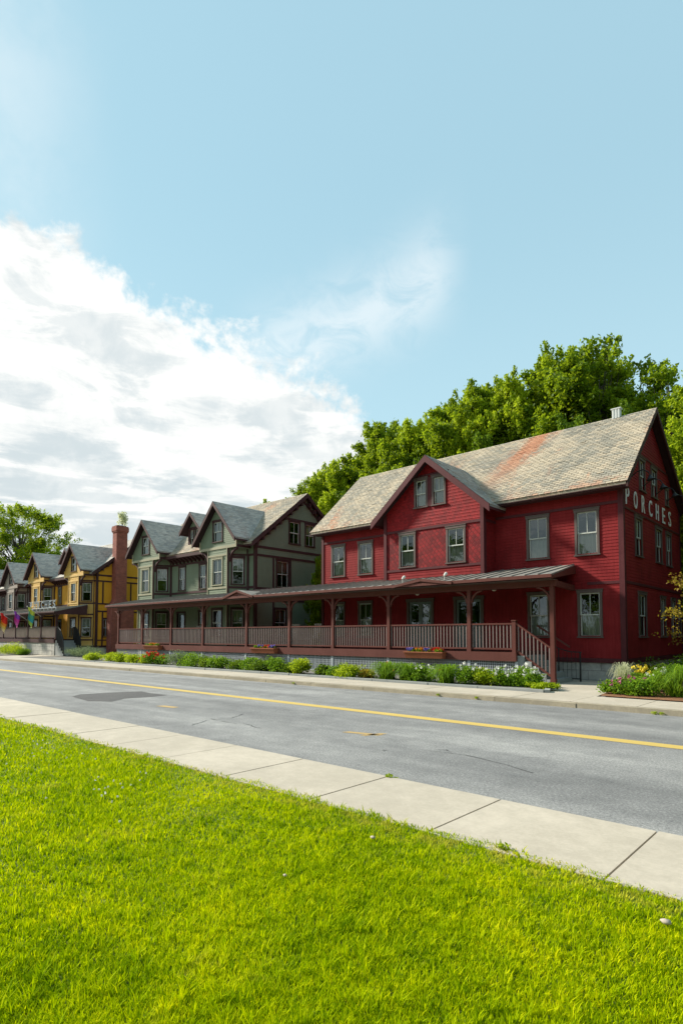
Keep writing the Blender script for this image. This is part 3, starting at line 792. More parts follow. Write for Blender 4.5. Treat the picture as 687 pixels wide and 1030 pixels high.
    for a in (22.35, 24.0, 25.75, 27.4):
        g = MB(S)
        g.tube([(a, .0, 7.28), (a, .06, 7.28), (a, .25, 7.42), (a, .45, 7.46), (a, .62, 7.36), (a, .68, 7.22)], .018, 6)
        lo = g.build('gooseneck_arm', M_BLACK, T)
        g = MB(S); g.tube([(a, .68, 7.24), (a, .68, 7.16), (a, .70, 7.06)], [.03, .07, .15], 12, cap=False); g.build('lamp_shade', M_BLACK, lo)
red_building()

# ================================================================== THE LONG PORCH
def railing(T, fr, a0, a1, b, z0=1.0, top=2.02, col=None, colb=None):
    mb = MB(fr); bb = MB(fr)
    mb.box(a0, a1, b - .045, b + .045, top - .055, top); mb.box(a0, a1, b - .03, b + .03, z0 + .09, z0 + .15)
    n = max(2, round((a1 - a0) / .135)); st = (a1 - a0) / n
    for i in range(n):
        c = a0 + st * (i + .5); bb.box(c - .019, c + .019, b - .019, b + .019, z0 + .15, top - .055)
    r = mb.build('railing', col or M_POST, T); bb.build('balusters', colb or M_BALU, r)
def lattice(mb, a0, a1, b, z0, z1, s=.085, w=.026):
    n = int((a1 - a0) / s); st = (a1 - a0) / n
    for i in range(n + 1): c = a0 + st * i; mb.box(c - w / 2, c + w / 2, b - .006, b + .004, z0, z1)
    n = int((z1 - z0) / s); st = (z1 - z0) / n
    for i in range(n + 1): c = z0 + st * i; mb.box(a0, a1, b + .006, b + .014, c - w / 2, c + w / 2)
def pediment(T, xc, hw, z0, z1, yf, ybk):
    r = MB(); zt = .05
    for s in (-1, 1):
        slab(r, [(xc, yf, z1), (xc, ybk, z1), (xc + s * hw, yf + .35, z0 + .0), (xc + s * hw, yf, z0)], zt)
    p = r.build('pediment_roof', M_METAL, T)
    f = MB(); f.prism([(xc - hw + .12, yf + .06, z0 - .06), (xc + hw - .12, yf + .06, z0 - .06), (xc, yf + .06, z1 - .05)], (0, .04, 0))
    for s in (-1, 1):
        f.beam((xc + s * hw, yf - .012, z0 - .065), (xc, yf - .012, z1 - .055), .05, .10)
    f.build('pediment_face', M_POST, p)
def porch(T, posts, x0, x1, xdeck0, xdeck1, col, ceil=True, wall_y=FY, ground_posts=(), zt=3.57, zb=4.18, latt=True, seams=True, roofm=None, zd=1.0, skew=0.0):
    PY, EY = 19.0, 18.35
    r = MB(); slab(r, [(x0, EY, zt), (x1, EY, zt), (x1 - skew, wall_y - .03, zb), (x0, wall_y - .03, zb)], .05)
    if seams:
        x = x1 - .02 - skew
        while x > x0:
            r.hexa([(x - .02, EY - .005, zt), (x, EY - .005, zt), (x, wall_y - .035, zb), (x - .02, wall_y - .035, zb), (x - .02, EY - .005, zt + .032), (x, EY - .005, zt + .032), (x, wall_y - .035, zb + .032), (x - .02, wall_y - .035, zb + .032)])
            x -= .46
    ro = r.build('roof', roofm or M_METAL, T)
    g = MB(); g.box(x0 - .02, x1 + .02, EY - .05, EY + .0, zt - .115, zt - .004)
    for x, k in ((x0 - .02, 0), (x1 - .03, skew)):
        g.hexa([(x, EY + .003, zt - .15), (x + .05, EY + .003, zt - .15), (x + .05 - k, wall_y - .02, zb - .34), (x - k, wall_y - .02, zb - .34), (x, EY + .003, zt - .052), (x + .05, EY + .003, zt - .052), (x + .05 - k, wall_y - .02, zb - .052), (x - k, wall_y - .02, zb - .052)])
    g.build('gutter_board', col, ro)
    c = MB(); c.box(x0 + .05, x1 - .05, EY + .005, PY - .09, 3.415, 3.43); c.box(x0 + .05, x1 - .05 - skew, PY + .09, wall_y - .02, 3.415, 3.43); c.build('ceiling', M_CEIL, T)
    b = MB(); b.box(min(posts) - .1, x1 - .10, PY - .085, PY + .085, 3.22, 3.45)
    b.hexa([(x1 - .22, PY + .09, 3.22), (x1 - .1, PY + .09, 3.22), (x1 - .1 - skew * .8, wall_y - .02, 3.22), (x1 - .22 - skew * .8, wall_y - .02, 3.22), (x1 - .22, PY + .09, 3.41), (x1 - .1, PY + .09, 3.41), (x1 - .1 - skew * .8, wall_y - .02, 3.41), (x1 - .22 - skew * .8, wall_y - .02, 3.41)]); b.build('beam', col, T)
    for p in posts:
        q = MB(); zb_ = 0 if p in ground_posts else zd
        q.box(p - .07, p + .07, PY - .07, PY + .07, zb_, 3.22)
        q.box(p - .085, p + .085, PY - .085, PY + .085, zb_ + .001, zb_ + .16)
        q.box(p - .082, p + .082, PY - .082, PY + .082, 2.62, 2.66)
        po = q.build('post', col, T)
        for s in (-1, 1):
            if (p == max(posts) and s == 1 and p in ground_posts): continue
            k = MB(); k.arc_bracket(p + s * .07, PY, 3.22, s, .46); k.build('bracket', col, po)
    d = MB(); d.box(xdeck0, xdeck1, 18.9, wall_y - .02, zd - .04, zd)
    d.build('deck', M_POST if col is M_POST else col, T)
    d = MB(); d.box(xdeck0 - .02, xdeck1 + .02, 18.84, 18.895, zd - .3, zd + .012); d.box(xdeck1 - .03, xdeck1 + .02, 18.897, wall_y - .05, zd - .3, zd - .043)
    d.build('deck_fascia', col, T)
    if latt:
        e = sorted(posts + [xdeck1] if xdeck1 not in posts else posts); e = [x for x in e if xdeck0 - .2 <= x <= xdeck1 + .01]
        e[0] = xdeck0
        for a, b_ in zip(e, e[1:]):
            if b_ - a < .3: continue
            l = MB(); lattice(l, a + .06, b_ - .06, 18.93, .06, .70); l.build('lattice', M_LATT, T)
            lp = MB(); lp.box(b_ - .06, b_ + .055, 18.9, 18.99, .0, .70); lp.box(a + .06, b_ - .06, 18.905, 18.955, .0, .06); lp.build('lattice_frame', M_LATT, T)

def long_porch():
    T = thing('long_porch', 'long brick-red porch with metal roof linking the red and the green building', 'porch', (-22, 19, 0))
    posts = [-7.87, -10.96, -14.66, -17.77, -20.61, -23.83, -27.69, -30.94, -34.28, -37.39]
    porch(T, posts, -38.0, -7.62, -37.5, -9.12, M_POST, ground_posts=(-7.87,), skew=.42)
    e = sorted(posts)[:-1] + [-9.22]
    for a, b in zip(e, e[1:]):
        railing(T, None, a + (.07 if a in posts else 0), b - .07, 19.0)
    railing(T, ((-37.39, 0, 0), (0, 1, 0), (1, 0, 0)), 19.07, 21.4, 0.0)
    n = MB(); n.box(-9.29, -9.15, 18.93, 19.07, .72, 2.08); n.box(-9.31, -9.13, 18.91, 19.09, 2.08, 2.12); n.build('newel_post', M_POST, T)
    # stairs run down towards the right, under the roof
    s = MB()
    for i in range(5):
        s.box(-9.12 + i * .25, -9.12 + (i + 1) * .25 + .02, 18.95, 20.6, 0, .96 - .19 * (i + .35))
    s.build('stairs', M_STEP, T)
    r = MB(); q = MB()
    x0, x1 = -9.15, -7.94; za, zb = 2.03, 1.20
    r.beam((x0, 19, za - .03), (x1, 19, zb - .03), .085, .055); r.beam((x0, 19, 1.07), (x1, 19, .24), .06, .07)
    for i in range(9):
        x = x0 + (x1 - x0) * (i + .6) / 9; k = (x - x0) / (x1 - x0); q.box(x - .019, x + .019, 18.981, 19.019, 1.10 - .83 * k, 1.98 - .83 * k)
    q.build('balusters', M_BALU, r.build('stair_railing', M_POST, T))
    r = MB(); r.beam((-9.12, 20.62, 1.95), (-7.95, 20.62, 1.18), .07, .05); r.build('back_handrail', M_POST, T)
    h = MB()
    h.tube([(-8.3, 20.5, .0), (-8.3, 20.5, 1.12)], .02); h.tube([(-7.55, 20.5, .0), (-7.55, 20.5, 1.02)], .028)
    h.tube([(-8.6, 20.5, 1.3), (-8.3, 20.5, 1.13), (-7.9, 20.5, 1.02), (-7.5, 20.5, 1.01)], .02)
    for x in (-8.15, -8.0, -7.85, -7.7): h.tube([(x, 20.5, .1), (x, 20.5, 1.02)], .009, 4)
    h.tube([(-8.3, 20.5, .1), (-7.55, 20.5, .1)], .012)
    h.build('iron_handrail', M_BLACK, T)
    pediment(T, -12.62, 1.35, 3.55, 3.73, 18.3, 19.9)
    pediment(T, -23.78, 1.25, 3.55, 3.88, 18.3, 20.3)
    for x in (-10.6, -14.1, -25.3, -33.0):
        c = MB(); c.tube([(x, 20.2, 3.41), (x, 20.2, 3.36), (x, 20.2, 3.30), (x, 20.2, 3.26)], [.03, .07, .09, .04], 10); c.build('ceiling_lamp', M_CREAM, T)
    for x in (-12.5, -13.4):
        pass
    return T
long_porch()
for x, lab in ((-11.95, 'small white floodlight standing on the porch roof below the right window of the red gable'), (-13.9, 'small white floodlight low on the porch roof at the left foot of its little pediment')):
    f = thing('floodlight', lab, 'floodlight', (x, 18.9, 3.68), 'floodlights on the porch roof')
    m = MB(); m.tube([(x, 18.9, 3.66), (x, 18.9, 3.84)], .014); m.build('stem', M_CREAM, f)
    m = MB(); m.tube([(x, 18.86, 3.82), (x, 18.93, 3.88), (x, 19.02, 3.93)], [.025, .05, .065], 10); m.build('lamp_head', M_CREAM, f)

# ================================================================== THE THREE BAY-FRONTED HOUSES
def victorian(T, xc, L, bc, mw, mt, mc, mroof, mfas, dorm=None, upz=0.0, side_wins=True, lowtrim=False, chim=None, mfront=None):
    """mw wall paint, mt dark stick trim, mc pale trim; bc = bay centres (absolute x), xc = right corner"""
    xl = xc - L; BYk = 29.3; ze, zr, yf, yr, yb = 6.88, 10.42, 20.92, 25.3, 29.7
    F = front(FY); S = side(xc)
    HB, HF, YB = 1.58, .96, 20.5            # bay: half width at the wall, half width of the front face, front plane
    fz1, fz2 = (1.5, 3.15), (4.50, 6.14)
    # front wall between and beside the bays
    cuts = sorted([(c - HB, c + HB) for c in bc]); segs = []; l = xl
    for a, b in cuts: segs.append((l, a)); l = b
    segs.append((l, xc))
    wins = []
    mb = MB(F)
    mid = segs[1]; cm = (mid[0] + mid[1]) / 2
    mwins = [(cm - 1.17 - .42, cm - 1.17 + .42, *fz2), (cm + 1.17 - .42, cm + 1.17 + .42, *fz2), (cm + 1.17 - .42, cm + 1.17 + .42, *fz1)]
    mdoor = (cm - 1.75, cm - .72, 1.0, 3.15)
    for i, (a, b) in enumerate(segs):
        h = [hole(w) for w in mwins] + [(mdoor[0] + .1, mdoor[1] - .1, 1.0, mdoor[3] - .1)] if i == 1 else []
        panel(mb, [(.70, a, b), (7.2, a, b)], h)
    gp = [(.70, FY, BYk), (7.2, FY, BYk), (10.28, yr - .03, yr + .03)]
    sw = [(24.05, 25.02, 7.15, 8.62), (25.42, 26.3, 7.15, 8.62), (23.05, 24.1, 4.42, 6.10), (26.9, 27.8, 4.5, 6.0), (22.9, 23.9, 1.5, 3.2), (26.3, 27.2, 1.5, 3.2)]
    if chim: sw = [(22.0, 22.62, 1.5, 3.1), (27.3, 28.2, 4.5, 6.0), (26.3, 27.1, 7.2, 8.45)]
    mb.set(S); panel(mb, gp, [hole(w) for w in sw])
    mb.set(sidel(xl)); panel(mb, gp)
    mb.set(back(BYk)); panel(mb, [(.7, xl, xc), (7.1, xl, xc)])
    mb.build('wall', mw, T)
    for w in mwins: window(T, F, w, mt, M_SASH, 'upper', muntin='both')
    for i, w in enumerate(sw): window(T, S, w, mt, M_SASH, (None, 'upper', 'upper')[i % 3], muntin='both')
    # front door
    d = MB(F); d.box(mdoor[0], mdoor[0] + .1, -.04, .05, 1.0, mdoor[3] - .1); d.box(mdoor[1] - .1, mdoor[1], -.04, .05, 1.0, mdoor[3] - .1); d.box(mdoor[0], mdoor[1], -.04, .055, mdoor[3] - .1, mdoor[3])
    df = d.build('door_frame', mt, T)
    d = MB(F); d.box(mdoor[0] + .1, mdoor[1] - .1, -.10, -.05, 1.0, 1.95); d.box(mdoor[0] + .1, mdoor[0] + .22, -.1, -.05, 1.95, 3.05); d.box(mdoor[1] - .22, mdoor[1] - .1, -.1, -.05, 1.95, 3.05); d.box(mdoor[0] + .22, mdoor[1] - .22, -.1, -.05, 2.93, 3.05)
    do = d.build('door', M_DOOR, T)
    d = MB(F); d.poly([(mdoor[0] + .2, -.07, 1.94), (mdoor[1] - .2, -.07, 1.94), (mdoor[1] - .2, -.07, 2.95), (mdoor[0] + .2, -.07, 2.95)]); d.build('pane', M_GLASS, do)
    # sticks and belts
    for i, (a, b) in enumerate(segs):
        if b - a < .05: continue
        tr = MB(F)
        if abs(b - xc) < .01: tr.box(xc - .13, xc + .03, .0, .048, .66, 6.9)
        tr.box(a, b, .013, .042, 4.30, 4.44); tr.box(a, b, .013, .042, 6.20, 6.32); tr.box(a, b, .013, .03, .66, .82)
        if b - a > .6:
            tr.box(a + .01, a + .12, .013, .04, .82, 4.299); tr.box(b - .12, b - .01, .013, .04, .82, 4.299)
            tr.box(a + .01, a + .12, .013, .04, 4.441, 6.199); tr.box(b - .12, b - .01, .013, .04, 4.441, 6.199)
        tr.build('trim', mt, T)
    tr = MB(S)
    tr.box(FY - .045, FY + .12, .0, .032, .66, 7.2); tr.box(BYk - .12, BYk + .02, .0, .032, .66, 7.1)
    for z0, z1 in ((6.66, 6.80), (6.18, 6.30), (4.26, 4.38), (3.62, 3.74), (1.2, 1.3), (.66, .80)): tr.box(FY + .121, BYk - .121, .013, .042, z0, z1)
    tr.box(yr - 1.6, yr + 1.6, .013, .04, 8.66, 8.76)
    vs = (22.85, 24.2, 26.6, 28.0) if not chim else (22.0, 24.4, 27.0)
    for y in vs: tr.box(y - .06, y + .06, .013, .039, 4.38, 6.179); tr.box(y - .06, y + .06, .013, .039, .8, 3.619)
    # dark sloping strip under the rake, standing in for its shadow
    for s_ in (-1, 1):
        y0 = FY + .02 if s_ < 0 else BYk - .02
        p = (y0, .03, 7.0); q = (yr, .03, 10.02)
        tr.hexa([(p[0], .012, p[2] - .14), (q[0], .012, q[2] - .14), (q[0], .045, q[2] - .14), (p[0], .045, p[2] - .14), (p[0], .012, p[2]), (q[0], .012, q[2]), (q[0], .045, q[2]), (p[0], .045, p[2])])
    tr.build('trim', mt, T)
    # rake brackets along the gable end
    for i in range(9):
        for s_ in (-1, 1):
            y = yr + s_ * (.35 + i * .44)
            zz = 10.42 - abs(y - yr) * (.808) - .32
            k = MB(S); k.box(y - .07, y + .07, .04, .30, zz - .20, zz + .06); k.build('rake_bracket', mfas, T)
    # bays
    for bi, c in enumerate(bc):
        bm = MB(front(YB)); w2 = (c - .53, c + .53, *fz2); w1 = (c - .53, c + .53, *fz1)
        panel(bm, [(.70, c - HF, c + HF), (6.66, c - HF, c + HF)], [hole(w1), hole(w2)])
        cw = []
        ln = math.hypot(HB - HF, FY - YB)
        for s_ in (-1, 1):
            o = (c + s_ * HF, YB, 0); u = (s_ * (HB - HF) / ln, (FY - YB) / ln, 0); n = (s_ * (FY - YB) / ln, -(HB - HF) / ln, 0)
            fr = (o, u, n); cw.append(fr); bm.set(fr)
            m_ = ln / 2
            panel(bm, [(.70, 0, ln), (6.66, 0, ln)], [hole((m_ - .40, m_ + .40, *fz1)), hole((m_ - .40, m_ + .40, *fz2))])
        bo = bm.build('bay', mfront or mw, T)
        fnd = MB(); fnd.prism([(c - HF + .02, YB + .03, -.2), (c + HF - .02, YB + .03, -.2), (c + HB - .03, FY, -.2), (c - HB + .03, FY, -.2)], (0, 0, .9)); fnd.build('bay_foundation', M_STONE, T)
        for w in (w1, w2): window(T, front(YB), w, mc if w is w2 else mt, M_SASH, 'upper' if w is w2 else None, muntin='both')
        for fr in cw:
            for fz in (fz1, fz2): window(T, fr, (ln / 2 - .40, ln / 2 + .40, *fz), mt, M_SASH, 'upper', muntin='upper')
        q = MB(front(YB))
        for z0, z1 in ((.66, .8), (1.22, 1.34), (3.36, 3.48), (4.30, 4.42), (6.22, 6.32)): q.box(c - HF + .061, c + HF - .061, .014, .042, z0, z1)
        for s_ in (-1, 1): q.box(c + s_ * (HF - .03) - .03, c + s_ * (HF - .03) + .03, -.02, .05, .66, 6.66)
        q.build('bay_trim', mc, bo)
        q = MB()
        for fr in cw:
            q.set(fr)
            for z0, z1 in ((.66, .8), (1.22, 1.34), (3.36, 3.48), (4.30, 4.42), (6.22, 6.32)): q.box(.09, ln - .09, .014, .04, z0, z1)
            q.box(.0, .085, .0, .046, .66, 6.66); q.box(ln - .085, ln - .02, .0, .046, .66, 6.66)
        q.build('corner_trim', mt, bo)
        # gable box over the bay
        GH, zb, ze2, za = 1.80, 6.66, 7.22, 9.30
        g = MB(front(YB)); gw = (c - .50, c + .50, 7.06, 8.36)
        panel(g, [(zb, c - GH, c + GH), (ze2, c - GH, c + GH), (za - .12, c - .06, c + .06)], [hole(gw)])
        for s_ in (-1, 1):
            g.set(side(c + GH) if s_ > 0 else sidel(c - GH)); panel(g, [(zb, YB, FY), (ze2 + .05, YB, FY)])
        g.set(front(YB)); g.box(c - GH + .01, c + GH - .01, -.98, -.01, zb - .03, zb)
        go = g.build('gable', mfront or mw, T)
        window(T, front(YB), gw, mt, M_SASH, 'full', muntin='upper')
        q = MB(front(YB)); q.box(c - GH, c + GH, .012, .045, zb - .02, zb + .13); q.box(c - GH - .01, c - GH + .1, .0, .05, zb + .131, ze2); q.box(c + GH - .1, c + GH + .01, .0, .05, zb + .131, ze2)
        q.build('gable_trim', mc, go)
        q = MB(side(c + GH)); q.box(YB + .01, FY, .012, .04, zb - .02, zb + .13)
        q.build('gable_side_trim', mt, go)
        for s_ in (-1, 1): b_ = MB(front(YB)); b_.arc_bracket(c + s_ * (HF + .02), -.10, zb - .03, s_, .78, .12, .11, 7); b_.build('corner_bracket', mt, T)
        cross_roof(T, c, 2.10, YB - .38, 7.12, 9.45, 24.3, 21.6, mroof, mt, fas=.16)
    # bracketed eave between the bays
    e = MB(); a0, a1 = bc[1] + HB + .25 if bc[0] > bc[1] else bc[0] + HB + .25, (bc[0] if bc[0] > bc[1] else bc[1]) - HB - .25
    e.box(a0, a1, yf - .05, FY - .03, 6.62, 6.66); e.box(a0, a1, yf - .09, yf - .05, 6.62, 6.80)
    n = int((a1 - a0) / .42)
    for i in range(n + 1):
        x = a0 + .1 + (a1 - a0 - .2) * i / n
        e.hexa([(x - .05, FY - .045, 6.28), (x + .05, FY - .045, 6.28), (x + .05, FY - .045, 6.28), (x - .05, FY - .045, 6.28), (x - .05, yf + .02, 6.619), (x + .05, yf + .02, 6.619), (x + .05, FY - .045, 6.619), (x - .05, FY - .045, 6.619)])
    e.build('eave_bracket', mfas, T)
    f = MB(F); f.box(xl + .03, xc - .03, -.4, -.03, -.2, .70); f.set(S); f.box(FY + .032, BYk - .03, -.4, -.03, -.2, .699); f.build('foundation', M_STONE, T)
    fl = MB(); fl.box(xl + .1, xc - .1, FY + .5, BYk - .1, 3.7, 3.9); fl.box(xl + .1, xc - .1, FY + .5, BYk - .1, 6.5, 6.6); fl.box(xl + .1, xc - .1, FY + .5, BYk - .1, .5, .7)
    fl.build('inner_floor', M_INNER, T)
    gable_roof(T, xl - .4, xc + .38, yf, yb, yr, ze, zr, M_SLATE if xc > -40 else M_SLATEG, mfas)
    if dorm is not None:
        D = 21.75; hw = .72
        g = MB(front(D)); dw = [(dorm - .56, dorm - .06, 7.4, 8.58), (dorm + .06, dorm + .56, 7.4, 8.58)]
        panel(g, [(7.1, dorm - hw, dorm + hw), (8.62, dorm - hw, dorm + hw), (9.28, dorm - .04, dorm + .04)], [hole(w) for w in dw])
        for s_ in (-1, 1):
            g.set(side(dorm + hw) if s_ > 0 else sidel(dorm - hw)); panel(g, [(7.1, D, 24.0), (8.62, D, 24.0)])
        go = g.build('dormer', mw, T)
        for w in dw: window(T, front(D), w, mt, M_SASH, None, muntin='upper')
        q = MB(front(D)); q.box(dorm - hw, dorm - hw + .1, .0, .05, 7.2, 8.6); q.box(dorm + hw - .1, dorm + hw, .0, .05, 7.2, 8.6); q.box(dorm - hw, dorm + hw, .012, .05, 8.6, 8.7)
        q.build('dormer_trim', mt, go)
        cross_roof(T, dorm, 1.22, D - .42, 8.36, 9.62, 24.6, 23.0, mroof, mt, 'dormer_roof', fas=.14)

gh = thing('green_house', 'sage green house with maroon stick trim, two peaked bays and a small dormer between them', 'house', (-32.6, FY, 0))
victorian(gh, -26.25, 12.7, [-28.5, -36.72], M_OLIVE, M_DKRED, M_OLIVEC, M_SLATEG, M_DKRED, dorm=-32.75)
yh = thing('yellow_house', 'ochre yellow house with dark red trim and a tall brick chimney on its side wall', 'house', (-52, FY, 0))
victorian(yh, -46.1, 12.4, [-48.05, -55.9], M_YEL, M_DKRED, M_YELC, M_SLATEG, M_DKRED, dorm=-52.0, chim=True, mfront=M_YELF)
yh.scale = (1, 1, .955)
gy = thing('grey_house', 'grey-mauve house with peaked bays, farthest left in the row', 'house', (-66, FY, 0))
victorian(gy, -60.1, 12.8, [-62.2, -70.2], M_GREY, M_DKRED, M_GREYC, M_SLATEG, M_DKRED, dorm=-66.2, mfront=M_GREYC)
gy.scale = (1, 1, .92)

def chimney():
    X = -46.08
    m = MB()
    m.box(X + .03, X + .85, 22.35, 24.25, -.2, 3.9)
    m.hexa([(X + .03, 22.35, 3.9), (X + .85, 22.35, 3.9), (X + .85, 24.25, 3.9), (X + .03, 24.25, 3.9), (X + .03, 22.72, 4.5), (X + .70, 22.72, 4.5), (X + .70, 23.66, 4.5), (X + .03, 23.66, 4.5)])
    m.box(X + .03, X + .70, 22.72, 23.66, 4.5, 10.0)
    m.box(X - .02, X + .75, 22.67, 23.71, 10.0, 10.10); m.box(X - .05, X + .78, 22.64, 23.74, 10.10, 10.42); m.box(X - .02, X + .75, 22.67, 23.71, 10.42, 10.52)
    m.v = [(a, b, z / .955) for a, b, z in m.v]
    c = m.build('chimney', M_BRICK, yh)
    m = MB(); m.box(X + .1, X + .62, 22.8, 23.58, 10.52 / .955, 10.60 / .955); m.build('chimney_cap', M_STEP, c)
chimney()

def yellow_porch():
    T = thing('dark_red_porch', 'dark red front porch with sloping roof across the yellow house and the grey house', 'porch', (-60, 19, 0))
    posts = [-47.5, -50.5, -53.3, -56.2, -59.2, -62.3, -65.5, -68.7, -72.0, -75]
    porch(T, posts, -76, -46.3, -75.2, -47.55, M_DKRED, zt=3.45, zb=4.05, latt=False, wall_y=20.9, zd=1.28)
    for a, b in zip(sorted(posts), sorted(posts)[1:]): railing(T, None, a + .07, b - .07, 19.0, 1.28, 2.3, M_DKRED, M_GREYC)
    s = MB(); s.box(-75.2, -47.6, 18.9, 19.0, 0, .98); s.build('stone_base', M_STONE, T)
    e = MB(); e.prism([(-46.32, 18.42, 3.22), (-46.32, 20.85, 3.22), (-46.32, 20.85, 3.98), (-46.32, 18.42, 3.40)], (.03, 0, 0)); e.build('roof_end', M_DKRED, T)
    # roof-top sign rail with free-standing letters
    t = thing('roof_sign', 'pale grey free-standing letters on a rail above the far porch roof', 'sign', (-50.2, 18.9, 3.6))
    m = MB(); m.box(-53.0, -47.4, 18.88, 18.92, 3.76, 3.80); m.box(-53.0, -47.4, 18.88, 18.92, 4.34, 4.37)
    for k in range(8): m.box(-52.95 + k * .785, -52.91 + k * .785, 18.88, 18.92, 3.54, 3.759)
    m.build('rail', M_LATT, t)
    for i, ch in enumerate('PORCHES'): letter(ch, front(18.90), -52.55 + i * .785, -.02, 3.80, .50, .53, M_SIGNL, t, bold=.02)
    # entry steps at the right-hand end, with arched black iron railings
    g = thing('entry_steps', 'grey entry steps with arched black iron railings between the far porch and the yellow bay', 'steps', (-46.9, 19.5, 0))
    m = MB()
    for i in range(6): m.box(-47.55 + i * .25, -47.28 + i * .25, 18.95, 20.3, 0, 1.24 - .2 * (i + .3))
    m.build('tread', M_STEP, g)
    for y in (18.97, 20.3):
        m = MB(); X_ = [-47.5, -47.1, -46.6, -46.15, -45.95]; Z_ = [2.2, 2.25, 1.95, 1.3, .0]
        m.tube([(a, y, b) for a, b in zip(X_, Z_)], .035)
        for k in range(16): x = -47.45 + k * .095; m.tube([(x, y, .1), (x, y, float(np.interp(x, X_, Z_)))], .02, 4)
        m.build('iron_railing', M_BLACK, g)
M_SIGNL = paint('grey_sign_paint', (.20, .235, .26), .5, .05)
yellow_porch()

# flags on the far porch posts
def flag(x, y, z, stripes, label, w=1.0, h=1.35, lean=.35):
    T = thing('flag', label, 'flag', (x, y, z), 'flags hanging from the far porch')
    p = MB(); p.tube([(x, y, z - .2), (x + .25, y - 1.15, z + .55)], .018, 6); p.tube([(x + .25, y - 1.15, z + .55), (x + .26, y - 1.19, z + .58)], [.03, .02], 6)
    p.build('flagpole', M_LETTER, T)
    n, k = 12, 16
    m = MB()
    vs = []
    for i in range(n + 1):
        for j in range(k + 1):
            u = i / n; v = j / k
            px = x + .25 * (1 - u * .75); py = y - 1.12 + u * w * .85; pz = z + .52 - u * w * .52
            vs.append((px + .10 * math.sin(u * 9 + v * 2) * (.4 + v) + v * .12, py + .05 * math.sin(v * 6 + u * 5) - v * .25 * u, pz - v * h + .05 * math.sin(u * 7)))
    m.v = vs
    for i in range(n):
        for j in range(k): a = i * (k + 1) + j; m.f.append((a, a + 1, a + k + 2, a + k + 1))
    o = m.build('flag_cloth', None, T, smooth=True)
    for c in stripes:
        mt, t, b = new_mat('flag_dye'); b.inputs['Base Color'].default_value = (*c, 1); b.inputs['Roughness'].default_value = .8
        o.data.materials.append(mt)
    ns = len(stripes)
    for f_, p_ in enumerate(o.data.polygons):
        j = f_ % k; i = f_ // k
        p_.material_index = min(ns - 1, int(j / k * ns)) if stripes[0] != stripes[-1] or ns > 3 else min(ns - 1, int(i / n * ns))
flag(-56.0, 18.7, 3.0, [(.75, .02, .01), (.85, .04, .01), (.9, .30, .02), (.85, .55, .10), (.80, .62, .30)], 'red, orange and cream striped flag, farthest left on the porch', w=.8, h=1.4)
flag(-52.8, 18.7, 3.05, [(.30, .05, .45), (.65, .04, .32), (.62, .10, .36)], 'magenta and purple flag, middle one of the three on the far porch', w=.7, h=1.0)
flag(-49.8, 18.7, 3.3, [(.55, .58, .06), (.10, .38, .22), (.04, .34, .38), (.35, .50, .08)], 'green, teal and yellow flag, nearest the yellow house entrance', w=.75, h=1.3)

# planter boxes on the porch edge
def leafmat(name, dark, mid, light, trans=.35, rough=.55):
    m, t, b = new_mat(name); t.n.remove(b)
    out = [x for x in t.n if x.type == 'OUTPUT_MATERIAL'][0]
    at = t.new('ShaderNodeAttribute'); at.attribute_name = 'tint'
    ob = t.new('ShaderNodeTexCoord').outputs['Object']
    f = t.math('ADD', t.math('MULTIPLY', at.outputs['Fac'], .6), t.math('MULTIPLY', t.noise(ob, .9, 3, .5), .4))
    c = t.ramp(f, [(.15, dark), (.48, mid), (.82, light)])
    df = t.new('ShaderNodeBsdfPrincipled'); t.put(df.inputs['Base Color'], c); df.inputs['Roughness'].default_value = rough; df.inputs['Specular IOR Level'].default_value = .15
    tr = t.new('ShaderNodeBsdfTranslucent'); t.put(tr.inputs[0], t.mix(.5, c, (*[min(1, x * 1.6) for x in light], 1)))
    mx = t.new('ShaderNodeMixShader'); mx.inputs[0].default_value = trans
    t.l.new(df.outputs[0], mx.inputs[1]); t.l.new(tr.outputs[0], mx.inputs[2]); t.l.new(mx.outputs[0], out.inputs[0])
    return m
L_TREE = leafmat('broadleaf_foliage', (.034, .074, .004), (.118, .20, .005), (.34, .43, .014), .46)
L_TREE2 = leafmat('dark_foliage', (.022, .056, .005), (.065, .132, .007), (.18, .27, .013), .42)
L_LIME = leafmat('lime_foliage', (.07, .13, .004), (.21, .31, .007), (.44, .52, .02), .46)
L_SHRUB = leafmat('shrub_foliage', (.05, .10, .008), (.12, .24, .012), (.24, .38, .02))
L_SAGE = leafmat('sage_foliage', (.07, .11, .05), (.13, .19, .09), (.22, .28, .13))
L_WHITE = leafmat('white_petals', (.55, .55, .50), (.75, .75, .70), (.85, .85, .80), .25)
L_RED = leafmat('red_petals', (.45, .01, .01), (.65, .03, .02), (.75, .10, .04), .25)
L_PINK = leafmat('pink_petals', (.28, .06, .12), (.42, .10, .20), (.5, .22, .30), .25)
L_YELF = leafmat('yellow_petals', (.55, .38, .02), (.75, .58, .03), (.8, .7, .15), .25)
L_ORNG = leafmat('orange_petals', (.5, .12, .01), (.7, .22, .02), (.8, .35, .05), .25)
L_BLUE = leafmat('violet_petals', (.08, .08, .35), (.16, .14, .5), (.3, .25, .6), .25)
L_BRNZ = leafmat('bronze_foliage', (.10, .045, .02), (.22, .14, .02), (.42, .36, .03), .35)
L_PALE = leafmat('pale_dry_foliage', (.30, .32, .18), (.42, .45, .28), (.58, .60, .40), .5)
